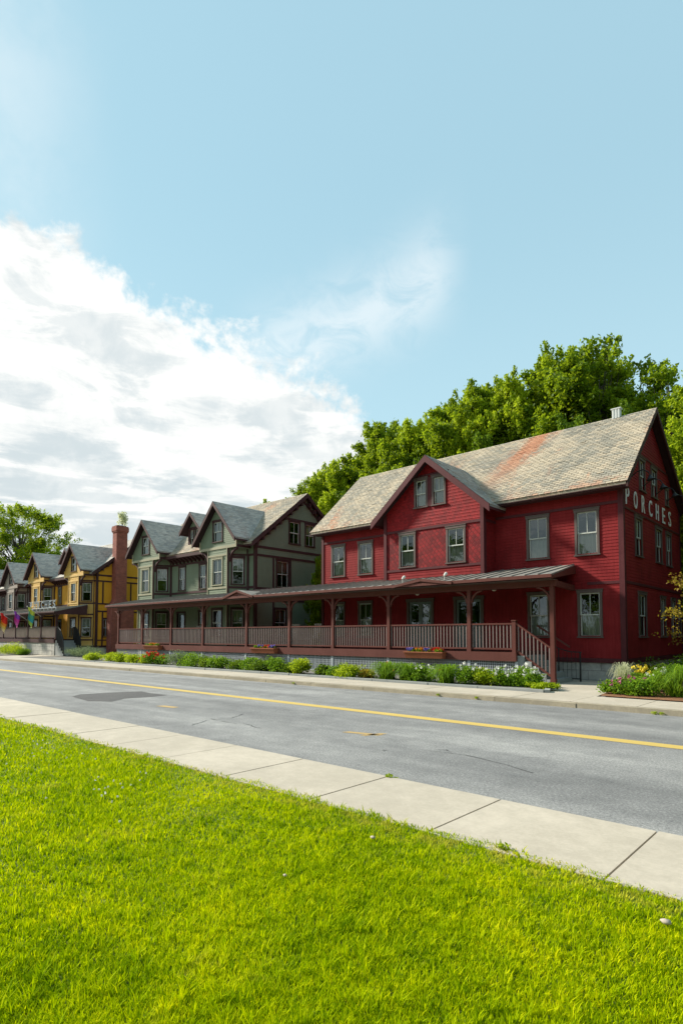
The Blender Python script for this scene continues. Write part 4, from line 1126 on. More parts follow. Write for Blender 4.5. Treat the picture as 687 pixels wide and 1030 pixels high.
def bark():
    m, t, b = new_mat('bark')
    ob = t.new('ShaderNodeTexCoord').outputs['Object']
    n = t.noise(t.mapping(ob, (1, 1, .2)), 9, 7, .7)
    t.put(b.inputs['Base Color'], t.ramp(n, [(.3, (.035, .028, .02)), (.7, (.13, .11, .085))])); b.inputs['Roughness'].default_value = .9
    bp = t.new('ShaderNodeBump'); bp.inputs['Distance'].default_value = .03; t.put(bp.inputs['Height'], n); t.l.new(bp.outputs[0], b.inputs['Normal'])
    return m
M_BARK = bark()

def leaf_mesh(name, P, size, mat, up=.3, aspect=.6, tint=None):
    """P (n,3) positions -> one rhombus leaf each, random facing"""
    n = len(P); size = np.broadcast_to(size, (n,)) * rng.uniform(.7, 1.35, n)
    d = rng.normal(size=(n, 3)); d /= np.linalg.norm(d, axis=1, keepdims=True)
    nn = rng.normal(size=(n, 3)); nn[:, 2] += up * 2; s = np.cross(d, nn); s /= np.linalg.norm(s, axis=1, keepdims=True)
    V = np.empty((n, 4, 3)); V[:, 0] = P - d * size[:, None] * .5; V[:, 2] = P + d * size[:, None] * .5
    V[:, 1] = P - s * size[:, None] * .5 * aspect; V[:, 3] = P + s * size[:, None] * .5 * aspect
    me = bpy.data.meshes.new(name)
    me.vertices.add(4 * n); me.vertices.foreach_set('co', V.reshape(-1))
    me.loops.add(4 * n); me.loops.foreach_set('vertex_index', np.arange(4 * n, dtype=np.int32))
    me.polygons.add(n); me.polygons.foreach_set('loop_start', np.arange(0, 4 * n, 4, dtype=np.int32)); 
    me.update(calc_edges=True)
    a = me.attributes.new('tint', 'FLOAT', 'POINT')
    t = rng.uniform(0, 1, n) if tint is None else np.clip(tint + rng.uniform(-.3, .3, n), 0, 1)
    a.data.foreach_set('value', np.repeat(t, 4).astype(np.float32))
    me.materials.append(mat)
    return me
def link(name, me, parent=None, loc=None, scale=None, rz=None):
    o = bpy.data.objects.new(name, me); COL.objects.link(o)
    if parent: o.parent = parent
    if loc: o.location = loc
    if scale: o.scale = scale
    if rz is not None: o.rotation_euler = (0, 0, rz)
    return o
def blob(c, r, n, flat_=1.0):
    d = rng.normal(size=(n, 3)); d /= np.linalg.norm(d, axis=1, keepdims=True)
    rr = r * rng.uniform(.25, 1, n) ** .5
    return np.array(c) + d * rr[:, None] * np.array([1, 1, flat_])

def make_tree_meshes(seed, H, R_, crown0, nclump, leaves, lsize, mat, shape='round', cl=(.16, .26), inner=True):
    """H total height, R_ crown radius, crown0 height where the crown starts"""
    rr = random.Random(seed); mb = MB()
    tr = [(0, 0, -.6)]; x = y = 0
    for i in range(1, 7):
        z = H * .82 * i / 6; x += rr.uniform(-.12, .12) * R_ * .3; y += rr.uniform(-.12, .12) * R_ * .3; tr.append((x, y, z))
    r0 = H * .013
    mb.tube(tr, [r0 * (1.25 - .16 * i) for i in range(7)], 8)
    P = []; T_ = []
    for k in range(nclump):
        h = rr.random() ** .8; z = crown0 + (H - crown0) * h * .95
        if shape == 'round': prof = math.sin(math.pi * min(1, max(.08, .12 + .80 * h))) ** .6
        elif shape == 'tall': prof = (1 - h) ** .55 * .95 + .12
        else: prof = .55 + .45 * h if h < .8 else 1 - (h - .8) * 2.5
        rad = R_ * prof * (rr.uniform(.35, .85))
        th = rr.uniform(0, 2 * math.pi); c = (rad * math.cos(th), rad * math.sin(th), z)
        i = min(6, max(1, int(z / (H * .82) * 6 * rr.uniform(.55, .85))))
        s = Vector(tr[i]); e = Vector(c); mid = s.lerp(e, .5) + Vector((0, 0, -.06 * rad + rr.uniform(-.1, .2)))
        mb.tube([s, mid, e], [r0 * .36 * (1 - .5 * h), r0 * .18, r0 * .05], 5, cap=False)
        cr = R_ * rr.uniform(*cl) * (1.25 - .55 * h)
        tone = rr.uniform(.2, .8)
        nl = int(leaves * rr.uniform(.6, 1.3) * (cr / (R_ * .2)) ** 2 * .8)
        outw = np.array([math.cos(th), math.sin(th), .55 + .7 * h])
        for _ in range(7):     # every branch end is a spray of leafy twigs, so its edge is ragged
            o = np.array(c) + np.array([rr.uniform(-1, 1), rr.uniform(-1, 1), rr.uniform(-.7, .7)]) * cr * .8
            dv = outw * rr.uniform(.3, 1.0) + np.array([rr.uniform(-.8, .8), rr.uniform(-.8, .8), rr.uniform(-.4, .6)]); dv /= np.linalg.norm(dv)
            m_ = max(8, int(nl / 7)); tt = rng.uniform(0, 1, m_) ** .8
            q = o + dv * (tt * cr * rr.uniform(.7, 1.35))[:, None] + np.clip(rng.normal(size=(m_, 3)), -2, 2) * cr * (.10 + .16 * (1 - tt))[:, None]
            P.append(q); T_.append(np.full(m_, min(1, max(0, tone + rr.uniform(-.15, .15)))))
    P = np.concatenate(P); T_ = np.concatenate(T_)
    wood = mb.build('trunk', M_BARK, smooth=True); wm = wood.data; bpy.data.objects.remove(wood)
    return wm, leaf_mesh('crown', P, lsize, mat, tint=T_)
def tree(meshes, loc, s, rz, label, cat='tree', group=None, sz=None):
    t = thing('tree', label, cat, loc, group); t.rotation_euler = (0, 0, rz); t.scale = (s, s, sz or s)
    link('trunk', meshes[0], t); link('crown', meshes[1], t)
    return t

# ================================================================== TREES
TA = make_tree_meshes(3, 12, 3.9, .6, 125, 1450, .145, L_TREE, cl=(.20, .30))
TB = make_tree_meshes(5, 12, 3.4, .6, 120, 1450, .14, L_TREE, 'tall', (.22, .32))
TC = make_tree_meshes(8, 12, 4.2, .4, 125, 1450, .15, L_TREE2, cl=(.20, .30))
TD = make_tree_meshes(13, 12, 3.8, .8, 120, 1400, .145, L_LIME, cl=(.19, .29))
TE = make_tree_meshes(21, 12, 2.9, 2.0, 75, 420, .15, L_TREE, 'tall', (.14, .22))
hill_trees = [  # x, y, crown top, mesh, turn, width factor, label
 (-41.0, 36.5, 15.0, TD, 0.3, .85, 'light green spreading tree whose low branch reaches left over the roof of the green house'),
 (-36.0, 37, 17.2, TA, 1.1, .80, 'rounded green tree on the hill right above the peak of the green house'),
 (-32.4, 36, 17.3, TD, 2.0, .75, 'yellow-green tree on the hill above the left end of the red roof'),
 (-29.4, 37, 20.0, TB, .4, .85, 'tall green tree that rises at the edge of the white cloud bank'),
 (-26.4, 36, 18.6, TA, 2.6, .80, 'sunlit green tree on the hill left of the red cross gable'),
 (-24.0, 37, 19.3, TD, 3.9, .75, 'yellow-green tree straight behind the peak of the red cross gable'),
 (-20.9, 37, 20.2, TA, 5.1, .85, 'full green tree on the hill just right of the red cross gable'),
 (-18.1, 36, 20.0, TD, .9, .70, 'slim yellow-green tree on the hill above the orange roof stain'),
 (-14.6, 37, 21.6, TB, 1.9, 1.0, 'tallest dense tree in the middle of the hill behind the red roof'),
 (-12.0, 36.5, 22.0, TE, 3.1, .8, 'thin feathery tree with the highest tip on the hilltop'),
 (-9.9, 37, 20.2, TE, 4.4, .9, 'second thin feathery tree, right of the highest tip'),
 (-8.1, 36.5, 19.0, TE, 5.3, .85, 'thin airy tree with blue sky showing through it above the roof vent'),
 (-4.2, 34, 16.5, TD, 2.2, .9, 'bright yellow-green tree at the right edge beyond the dark gable'),
 (-46, 45, 16.5, TC, 1.4, .8, 'dark green tree farthest left on the hill, behind the green house'),
 (-39, 46, 20.0, TC, 2.7, .8, 'dark green tree in the second row behind the left branches'),
 (-31.5, 45, 20.6, TC, .2, .85, 'dark green tree in the second row left of the red cross gable'),
 (-25, 46, 21.6, TA, 4.0, .85, 'green tree in the second row behind the red cross gable'),
 (-19.5, 45, 22.4, TC, 5.5, .85, 'dark green tree in the second row above the middle of the red roof'),
 (-14.2, 45, 21.4, TC, 1.0, .85, 'dark green tree in the second row under the feathery tips'),
 (-9.0, 44, 18.6, TC, 3.3, .8, 'dark green tree in the second row above the right end of the ridge'),
 (-2.5, 42, 17.5, TA, .6, .9, 'green tree in the second row at the right edge'),
 (-34, 33.5, 12.6, TC, 2.4, .75, 'low dark tree in the gap between the green house and the red roof'),
 (-28, 33, 13.4, TC, 3.6, .8, 'low dark tree close behind the left end of the red ridge'),
 (-22.2, 33, 14.2, TC, 4.8, .8, 'low dark tree close behind the red cross gable'),
 (-16.4, 33, 14.6, TC, .1, .8, 'low dark tree close behind the middle of the red ridge'),
 (-11, 33, 14.6, TC, 1.7, .8, 'low dark tree close behind the ridge vent'),
 (-6, 32.5, 13.0, TD, 2.9, .8, 'low lime-green tree behind the right end of the red roof'),
 (-1.5, 31, 12.5, TD, 4.1, .85, 'low lime-green tree right of the dark gable end'),
 (-24.0, 25.0, 7.0, TA, 2.3, .55, 'small green tree growing between the green house and the red building'),
 (-40, 31.5, 10.6, TD, .5, .8, 'low bright tree peeping over the rear roof of the green house'),
]
for (x, y, zt, me, rz, wf, lab) in hill_trees:
    g = hill_z(x, y) if y > 32 else 0
    s = (zt - g) / 13.0
    tree(me, (x, y, g), s * wf, rz, lab, group='trees on the wooded hillside' if y > 30 else None, sz=s)
# far left: an old open-crowned tree with darker growth below it
OLD = make_tree_meshes(34, 20, 8.5, 5.0, 190, 1300, .24, L_TREE, 'flat', (.11, .18))
tree(OLD, (-92.5, 31, 0), 1.02, .8, 'big old open-crowned tree with bare limbs showing, at the far left above the grey roofs')
tree(TC, (-84, 41, 0), 1.15, 1.2, 'dark leafy tree under the big old tree at the far left', group='dark trees at the far left', sz=1.05)
tree(TC, (-96, 40, 0), 1.25, 2.9, 'dark leafy tree at the left edge of the view behind the grey house', group='dark trees at the far left', sz=1.15)
tree(TC, (-74, 40, 0), .95, 4.2, 'dark leafy tree between the big old tree and the yellow gables', group='dark trees at the far left', sz=.93)
# small ornamental tree at the right edge
BR = make_tree_meshes(41, 5.0, 2.3, 1.6, 34, 90, .10, L_BRNZ, 'round', (.12, .22))
tree(BR, (-3.55, 21.3, 0), .80, 1.9, 'small tree with bronze and yellow leaves reaching in from the right edge')

# ================================================================== SHRUBS AND FLOWERS
def shrub_mesh(kind, r, h, seed=0):
    st = rng.integers(0, 1e6)
    if kind in ('grass', 'lily'):
        n = 260 if kind == 'grass' else 460
        base = rng.normal(size=(n, 2)) * r * .16; th = rng.uniform(0, 2 * np.pi, n); out = r * rng.uniform(.35, 1.3, n)
        hh = h * rng.uniform(.35, 1.08, n); V = []; Fs = []; k = 0
        w = .011 if kind == 'grass' else .015
        K = 5
        vs = np.empty((n, (K + 1) * 2, 3))
        for i in range(K + 1):
            t = i / K
            x = base[:, 0] + np.cos(th) * out * t; y = base[:, 1] + np.sin(th) * out * t
            z = hh * (3.2 * t - 2.6 * t * t) ; ww = w * (1 - t * .85)
            vs[:, 2 * i] = np.stack([x - np.sin(th) * ww, y + np.cos(th) * ww, z], 1); vs[:, 2 * i + 1] = np.stack([x + np.sin(th) * ww, y - np.cos(th) * ww, z], 1)
        me = bpy.data.meshes.new('foliage'); nv = n * (K + 1) * 2
        fi = np.array([[2 * i, 2 * i + 1, 2 * i + 3, 2 * i + 2] for i in range(K)])
        fa = (np.arange(n)[:, None, None] * (K + 1) * 2 + fi[None]).reshape(-1)
        me.vertices.add(nv); me.vertices.foreach_set('co', vs.reshape(-1)); me.loops.add(len(fa)); me.loops.foreach_set('vertex_index', fa.astype(np.int32))
        me.polygons.add(n * K); me.polygons.foreach_set('loop_start', np.arange(0, len(fa), 4, dtype=np.int32)); me.update(calc_edges=True)
        a = me.attributes.new('tint', 'FLOAT', 'POINT'); a.data.foreach_set('value', np.repeat(rng.uniform(0, 1, n), (K + 1) * 2).astype(np.float32))
        me.materials.append(L_SHRUB if kind == 'lily' else L_PALE)
        return me
    mat = {'round': L_SHRUB, 'lime': L_LIME, 'dark': L_TREE2, 'sage': L_SAGE, 'bronze': L_BRNZ, 'loose': L_SHRUB}[kind]
    P = []; T_ = []
    m = 16 if kind != 'loose' else 12
    for i in range(m):
        th = rng.uniform(0, 2 * np.pi); q = rng.uniform(0, .75) * r; zz = h * rng.uniform(.2, .72) * (1 - .45 * (q / r) ** 2)
        cc = max(.08, r * rng.uniform(.16, .30)); b_ = np.array((q * 1.15 * np.cos(th), q * .9 * np.sin(th), zz)) + np.clip(rng.normal(size=(170, 3)), -1.9, 1.9) * cc * np.array([1.15, .95, min(1, h / r) * rng.uniform(.6, 1.1)])
        P.append(b_); T_.append(np.full(len(b_), rng.uniform(.2, .8)))
    P = np.concatenate(P); T_ = np.concatenate(T_); keep = P[:, 2] > .015
    return leaf_mesh('foliage', P[keep], .075 if kind != 'sage' else .055, mat, tint=T_[keep])
def flowers_mesh(r, h, n, mat, size=.05, top=.75):
    P = []
    for i in range(n):
        th = rng.uniform(0, 2 * np.pi); q = rng.uniform(0, 1) ** .6 * r * .9; z = h * (rng.uniform(top, 1.08)) * (1 - .35 * (q / r) ** 2)
        P.append(blob((q * np.cos(th), q * np.sin(th), z), size * .6, 9))
    return leaf_mesh('flower', np.concatenate(P), size, mat, aspect=.9)
def shrub(x, y, w, h, kind, label, cat='shrub', flower=None, nf=20, fs=.05, group='plants in the porch bed'):
    w *= 1.25; h *= .98; g = .03; r = w / 2; fs *= .75; nf = int(nf * .8)
    t = thing('shrub' if kind not in ('grass', 'lily') else 'grass_clump', label, cat, (x, y, g), group)
    link('foliage', shrub_mesh(kind, r, h), t)
    st = MB()
    for i in range(5):
        a = i * 1.26; st.tube([(x + .02 * math.cos(a), y + .02 * math.sin(a), g - .02), (x + r * .5 * math.cos(a), y + r * .5 * math.sin(a), g + h * .55)], [.012, .005], 4)
    st.build('stem', M_BARK, t)
    if flower: link('flower', flowers_mesh(r, h, nf, flower, fs), t)
    return t
shrub(-32.6, 16.75, 1.1, .55, 'lime', 'lime green low shrub at the left end of the porch bed, near the brick chimney')
shrub(-31.3, 16.8, 1.0, .50, 'lime', 'lime green low shrub immediately right of the one near the chimney')
shrub(-33.9, 16.9, 1.0, .55, 'lime', 'lime green clump farthest left in the porch bed, overhanging the pavement')
shrub(-29.1, 16.75, .9, .68, 'loose', 'red-flowering azalea below the left planter box', flower=L_RED, nf=60, fs=.10)
shrub(-28.2, 16.8, .8, .55, 'loose', 'green shrub with a few red blooms, right of the red azalea', flower=L_RED, nf=10, fs=.08)
shrub(-30.0, 16.8, .7, .5, 'lime', 'yellow-green shrub with red blooms, left of the red azalea', flower=L_RED, nf=8, fs=.08)
shrub(-26.3, 16.6, 1.1, .85, 'sage', 'tall pale sage-green shrub, largest at the left half of the bed')
shrub(-25.3, 16.7, 1.1, .75, 'round', 'bright green shrub leaning on the tall sage-green one')
shrub(-24.2, 16.8, .8, .50, 'dark', 'small dark green shrub right of the two large left shrubs')
shrub(-23.1, 16.8, .95, .55, 'round', 'low mid-green mound under the small peaked porch gable')
shrub(-21.8, 16.85, .8, .42, 'dark', 'low dark green mound below the middle planter box, on its left')
shrub(-20.7, 16.8, .9, .60, 'round', 'mid-green mound straight below the middle planter box')
shrub(-19.8, 16.7, 1.0, .50, 'dark', 'spreading dark green shrub right of the middle planter box')
shrub(-18.9, 16.7, .85, .80, 'round', 'tall rounded green shrub, left of the pair before the lattice')
shrub(-17.35, 16.6, .80, .72, 'lime', 'round lime-green ball shrub, right of the pair before the lattice')
shrub(-18.1, 16.75, .7, .42, 'dark', 'small dark shrub squeezed between the pair before the lattice')
shrub(-16.2, 16.75, .5, .38, 'dark', 'small thin dark green plant standing alone before the lattice')
shrub(-14.65, 16.45, .85, .56, 'lime', 'lime-green mound below the second post left of the right planter box')
shrub(-15.35, 16.55, .55, .40, 'round', 'small green tuft touching the left side of the lime-green mound')
shrub(-13.95, 16.75, .4, .32, 'bronze', 'small sparse bronze plant between the lime mound and the daylilies')
shrub(-12.95, 16.65, 1.1, .62, 'lily', 'arching daylily clump with orange buds, left of the right planter box', 'daylily', L_ORNG, 5, .05)
shrub(-12.1, 16.65, .9, .60, 'lily', 'arching daylily clump below the left end of the right planter box', 'daylily')
shrub(-11.4, 16.7, .8, .62, 'loose', 'loose green plant with white blooms directly below the right planter box', 'flowers', L_WHITE, 16, .08)
shrub(-10.45, 16.6, .95, .62, 'lily', 'broad daylily clump with one orange bloom, right of the right planter box', 'daylily', L_ORNG, 3, .06)
shrub(-9.75, 16.8, .7, .70, 'loose', 'tall white-flowered plant under the last full porch bay', 'flowers', L_WHITE, 14, .08)
shrub(-9.15, 16.85, .7, .58, 'lime', 'lime-green shrub with pale blooms left of the stair newel', 'shrub', L_WHITE, 5, .07)
shrub(-8.60, 16.95, .75, .60, 'loose', 'white rose bush, leftmost of the three beside the stairs', 'rose bush', L_WHITE, 26, .085)
shrub(-8.15, 17.45, .75, .66, 'loose', 'white rose bush, middle and tallest of the three beside the stairs', 'rose bush', L_WHITE, 30, .085)
shrub(-7.75, 17.0, .65, .52, 'loose', 'white rose bush, nearest the foot of the stairs', 'rose bush', L_WHITE, 22, .085)
shrub(-7.30, 16.75, .60, .20, 'lime', 'flat lime-green mound in the corner of the bed edging')
G2 = 'plants in the mulch bed'
shrub(-5.10, 16.75, .7, .42, 'round', 'low green plant with pink blooms at the left tip of the mulch bed', 'flowers', L_PINK, 16, .09, G2)
shrub(-4.85, 17.35, .6, .50, 'loose', 'green plant with magenta blooms behind the low pink one', 'flowers', L_PINK, 16, .09, G2)
shrub(-4.55, 16.6, .8, .40, 'round', 'bright green spreading plant at the front edge of the mulch', 'shrub', None, group=G2)
shrub(-5.55, 18.5, .6, .75, 'grass', 'pale feathery grass clump against the stone foundation', 'grass', group=G2)
shrub(-5.05, 18.4, .5, .72, 'loose', 'yellow-flowered plant beside the pale grass clump', 'flowers', L_YELF, 26, .09, G2)
shrub(-4.55, 18.2, .5, .66, 'loose', 'green plant with cream blooms right of the yellow-flowered one', 'flowers', L_WHITE, 14, .09, G2)
shrub(-3.75, 17.1, 1.25, .80, 'lily', 'large arching green clump spilling over the mulch', 'daylily', None, group=G2)
shrub(-3.05, 17.6, 1.1, .85, 'lily', 'large arching green clump at the right edge of the view', 'daylily', L_WHITE, 8, .06, G2)
shrub(-4.9, 20.8, 1.3, .85, 'dark', 'broad dark green bush against the gable wall', 'bush', None, group=G2)
shrub(-4.2, 22.6, 1.3, .95, 'round', 'green bush farther back along the gable wall', 'bush', None, group=G2)
shrub(-3.75, 19.9, 1.2, .90, 'round', 'green bush with white spikes behind the arching clumps', 'bush', L_WHITE, 10, .07, G2)
shrub(-2.9, 19.0, .6, .95, 'loose', 'yellow-flowered plant at the right edge of the view', 'flowers', L_YELF, 40, .10, G2)
shrub(-5.55, 21.2, .5, .72, 'bronze', 'small dark bronze bush at the corner of the building', 'bush', None, group=G2)
G3 = 'plants before the yellow house'
shrub(-42.6, 19.2, 1.7, .85, 'sage', 'grey-green juniper at the foot of the brick chimney', 'shrub', None, group=G3)
shrub(-44.4, 19.3, 1.7, .70, 'sage', 'grey-green low juniper before the stone base of the yellow house', 'shrub', None, group=G3)
shrub(-41.2, 19.2, 1.4, .60, 'sage', 'grey-green creeping juniper near the end of the red porch', 'shrub', None, group=G3)
shrub(-35.9, 16.6, 1.0, .5, 'lime', 'yellow-green clump at the very end of the long bed, before the chimney', 'shrub', None, group=G3)
shrub(-51.6, 17.6, 1.6, .95, 'lime', 'bright lime bush before the far porch, right one of two', 'bush', None, group=G3)
shrub(-53.4, 17.5, 1.8, .90, 'lime', 'bright lime bush before the far porch, left one of two', 'bush', L_YELF, 12, .08, G3)
shrub(-50.5, 17.7, .9, .5, 'round', 'small green shrub beside the entry steps', 'shrub', None, group=G3)
shrub(-56.5, 17.5, 2.2, .65, 'sage', 'hazy lavender-grey shrub under the flags', 'shrub', L_BLUE, 30, .05, G3)
shrub(-60.0, 17.5, 2.2, .55, 'sage', 'lavender-grey shrub farthest left before the far porch', 'shrub', L_BLUE, 20, .05, G3)
# pale weed on top of the chimney
t = thing('chimney_plant', 'pale dry tuft standing on top of the tall brick chimney', 'plant', (-45.6, 23.3, 10.6))
link('foliage', leaf_mesh('foliage', np.concatenate([blob((rng.uniform(-.5, .5), rng.uniform(-.4, .4), rng.uniform(.15, 1.0)), .24, 45) for _ in range(20)]), .13, L_PALE), t)
st = MB()
for i in range(7): a = i * .9; st.tube([(-45.6, 23.3, 10.6), (-45.6 + .3 * math.cos(a), 23.3 + .3 * math.sin(a), 11.35)], [.015, .006], 4)
st.build('stem', M_BARK, t)

# planter boxes hung on the porch edge
def planter(x, lab, cols):
    T = thing('planter_box', lab, 'planter', (x, 18.72, .72), 'planter boxes on the porch edge')
    m = MB(); w = .82
    m.hexa([(x - w, 18.60, .72), (x + w, 18.60, .72), (x + w, 18.82, .72), (x - w, 18.82, .72), (x - w - .05, 18.52, .93), (x + w + .05, 18.52, .93), (x + w + .05, 18.83, .93), (x - w - .05, 18.83, .93)])
    m.box(x - w - .07, x + w + .07, 18.50, 18.835, .932, .965)
    m.build('box', M_PLANT, T)
    link('foliage', leaf_mesh('foliage', np.concatenate([blob((rng.uniform(-.75, .75), rng.uniform(-.08, .06), .28), .10, 40) for _ in range(22)]), .06, L_SHRUB), T)
    for c, a, b_ in cols: link('flower', leaf_mesh('flower', np.concatenate([blob((rng.uniform(a, b_), rng.uniform(-.08, .06), rng.uniform(.30, .38)), .045, 10) for _ in range(14)]), .06, c, aspect=.9), T)
M_PLANT = paint('terracotta_brown_wood', (.30, .10, .05), .7)
planter(-12.72, 'brown planter box with scarlet and violet flowers, nearest the right stairs', [(L_RED, .25, .8), (L_BLUE, -.1, .2), (L_BLUE, -.8, -.45), (L_ORNG, -.4, .1)])
planter(-22.1, 'brown planter box with violet and red flowers on the middle of the long porch', [(L_BLUE, -.5, -.1), (L_RED, -.1, .4), (L_BLUE, .4, .7)])
planter(-32.5, 'brown planter box with few flowers near the left end of the long porch', [(L_ORNG, -.3, .3)])

# rocking chairs on the porch
def chair(x, y, rz, lab):
    T = thing('rocking_chair', lab, 'chair', (x, y, 1.0), 'rocking chairs on the long porch'); T.rotation_euler = (0, 0, 0)
    c, s = math.cos(rz), math.sin(rz); fr = ((x, y, 1.0), (c, s, 0), (-s, c, 0))
    m = MB(fr)
    for i in range(6): m.box(-.26, .26, -.24 + i * .085, -.17 + i * .085, .42, .44)
    m.build('seat', M_CHAIR, T)
    m = MB(fr)
    for i in range(6): x_ = -.22 + i * .08; m.hexa([(x_, .25, .45), (x_ + .05, .25, .45), (x_ + .05, .275, .45), (x_, .275, .45), (x_, .43, 1.10), (x_ + .05, .43, 1.10), (x_ + .05, .455, 1.10), (x_, .455, 1.10)])
    m.beam((-.28, .44, 1.12), (.28, .44, 1.12), .04, .1); m.build('backrest', M_CHAIR, T)
    for sx in (-.28, .28):
        m = MB(fr); m.tube([(sx, -.45, .07), (sx, -.2, .02), (sx, .1, .015), (sx, .4, .05), (sx, .6, .13)], .022, 5)
        m.build('rocker', M_CHAIR, T)
        for y0 in (-.22, .24):
            m = MB(fr); m.beam((sx, y0, .03), (sx, y0, .66 if y0 < 0 else .48), .04, .04, (0, 1, 0)); m.build('leg', M_CHAIR, T)
        m = MB(fr); m.box(sx - .04, sx + .04, -.3, .3, .66, .685); m.build('armrest', M_CHAIR, T)
M_CHAIR = paint('weathered_chair_wood', (.30, .28, .24), .7)
chair(-21.9, 20.2, .1, 'grey slatted rocking chair under the gap, left one of the pair')
chair(-20.4, 20.2, -.15, 'grey slatted rocking chair under the gap, right one of the pair')
chair(-30.2, 20.1, .2, 'grey slatted rocking chair on the left half of the long porch')

# ================================================================== SMALL THINGS ON THE LAWN
def pebble(x, y, r, lab, mat):
    m = MB(); rings = []
    N, K = 9, 5
    for j in range(K + 1):
        ph = math.pi * j / K
        for i in range(N):
            th = 2 * math.pi * i / N; q = r * (1 + random.uniform(-.18, .18))
            m.v.append((x + q * math.sin(ph) * math.cos(th), y + q * .7 * math.sin(ph) * math.sin(th), .035 + r * .55 * math.cos(ph) * (1 + random.uniform(-.1, .1))))
    for j in range(K):
        for i in range(N): a = j * N + i; b_ = j * N + (i + 1) % N; m.f.append((a, b_, b_ + N, a + N))
    tag(m.build('stone', mat, None, smooth=True), lab, 'stone', 'pale stones on the lawn')
M_PEB = paint('pale_stone', (.45, .38, .32), .8, streak=False)
pebble(-2.93, 3.58, .022, 'small pale stone in the grass, closest to the sidewalk of the two left stones', M_PEB)
pebble(-2.90, 2.64, .015, 'tiny brownish stone in the middle of the lawn', M_PEB)
pebble(-.90, 3.62, .028, 'largest pale stone, on the grass at the right edge', M_PEB)

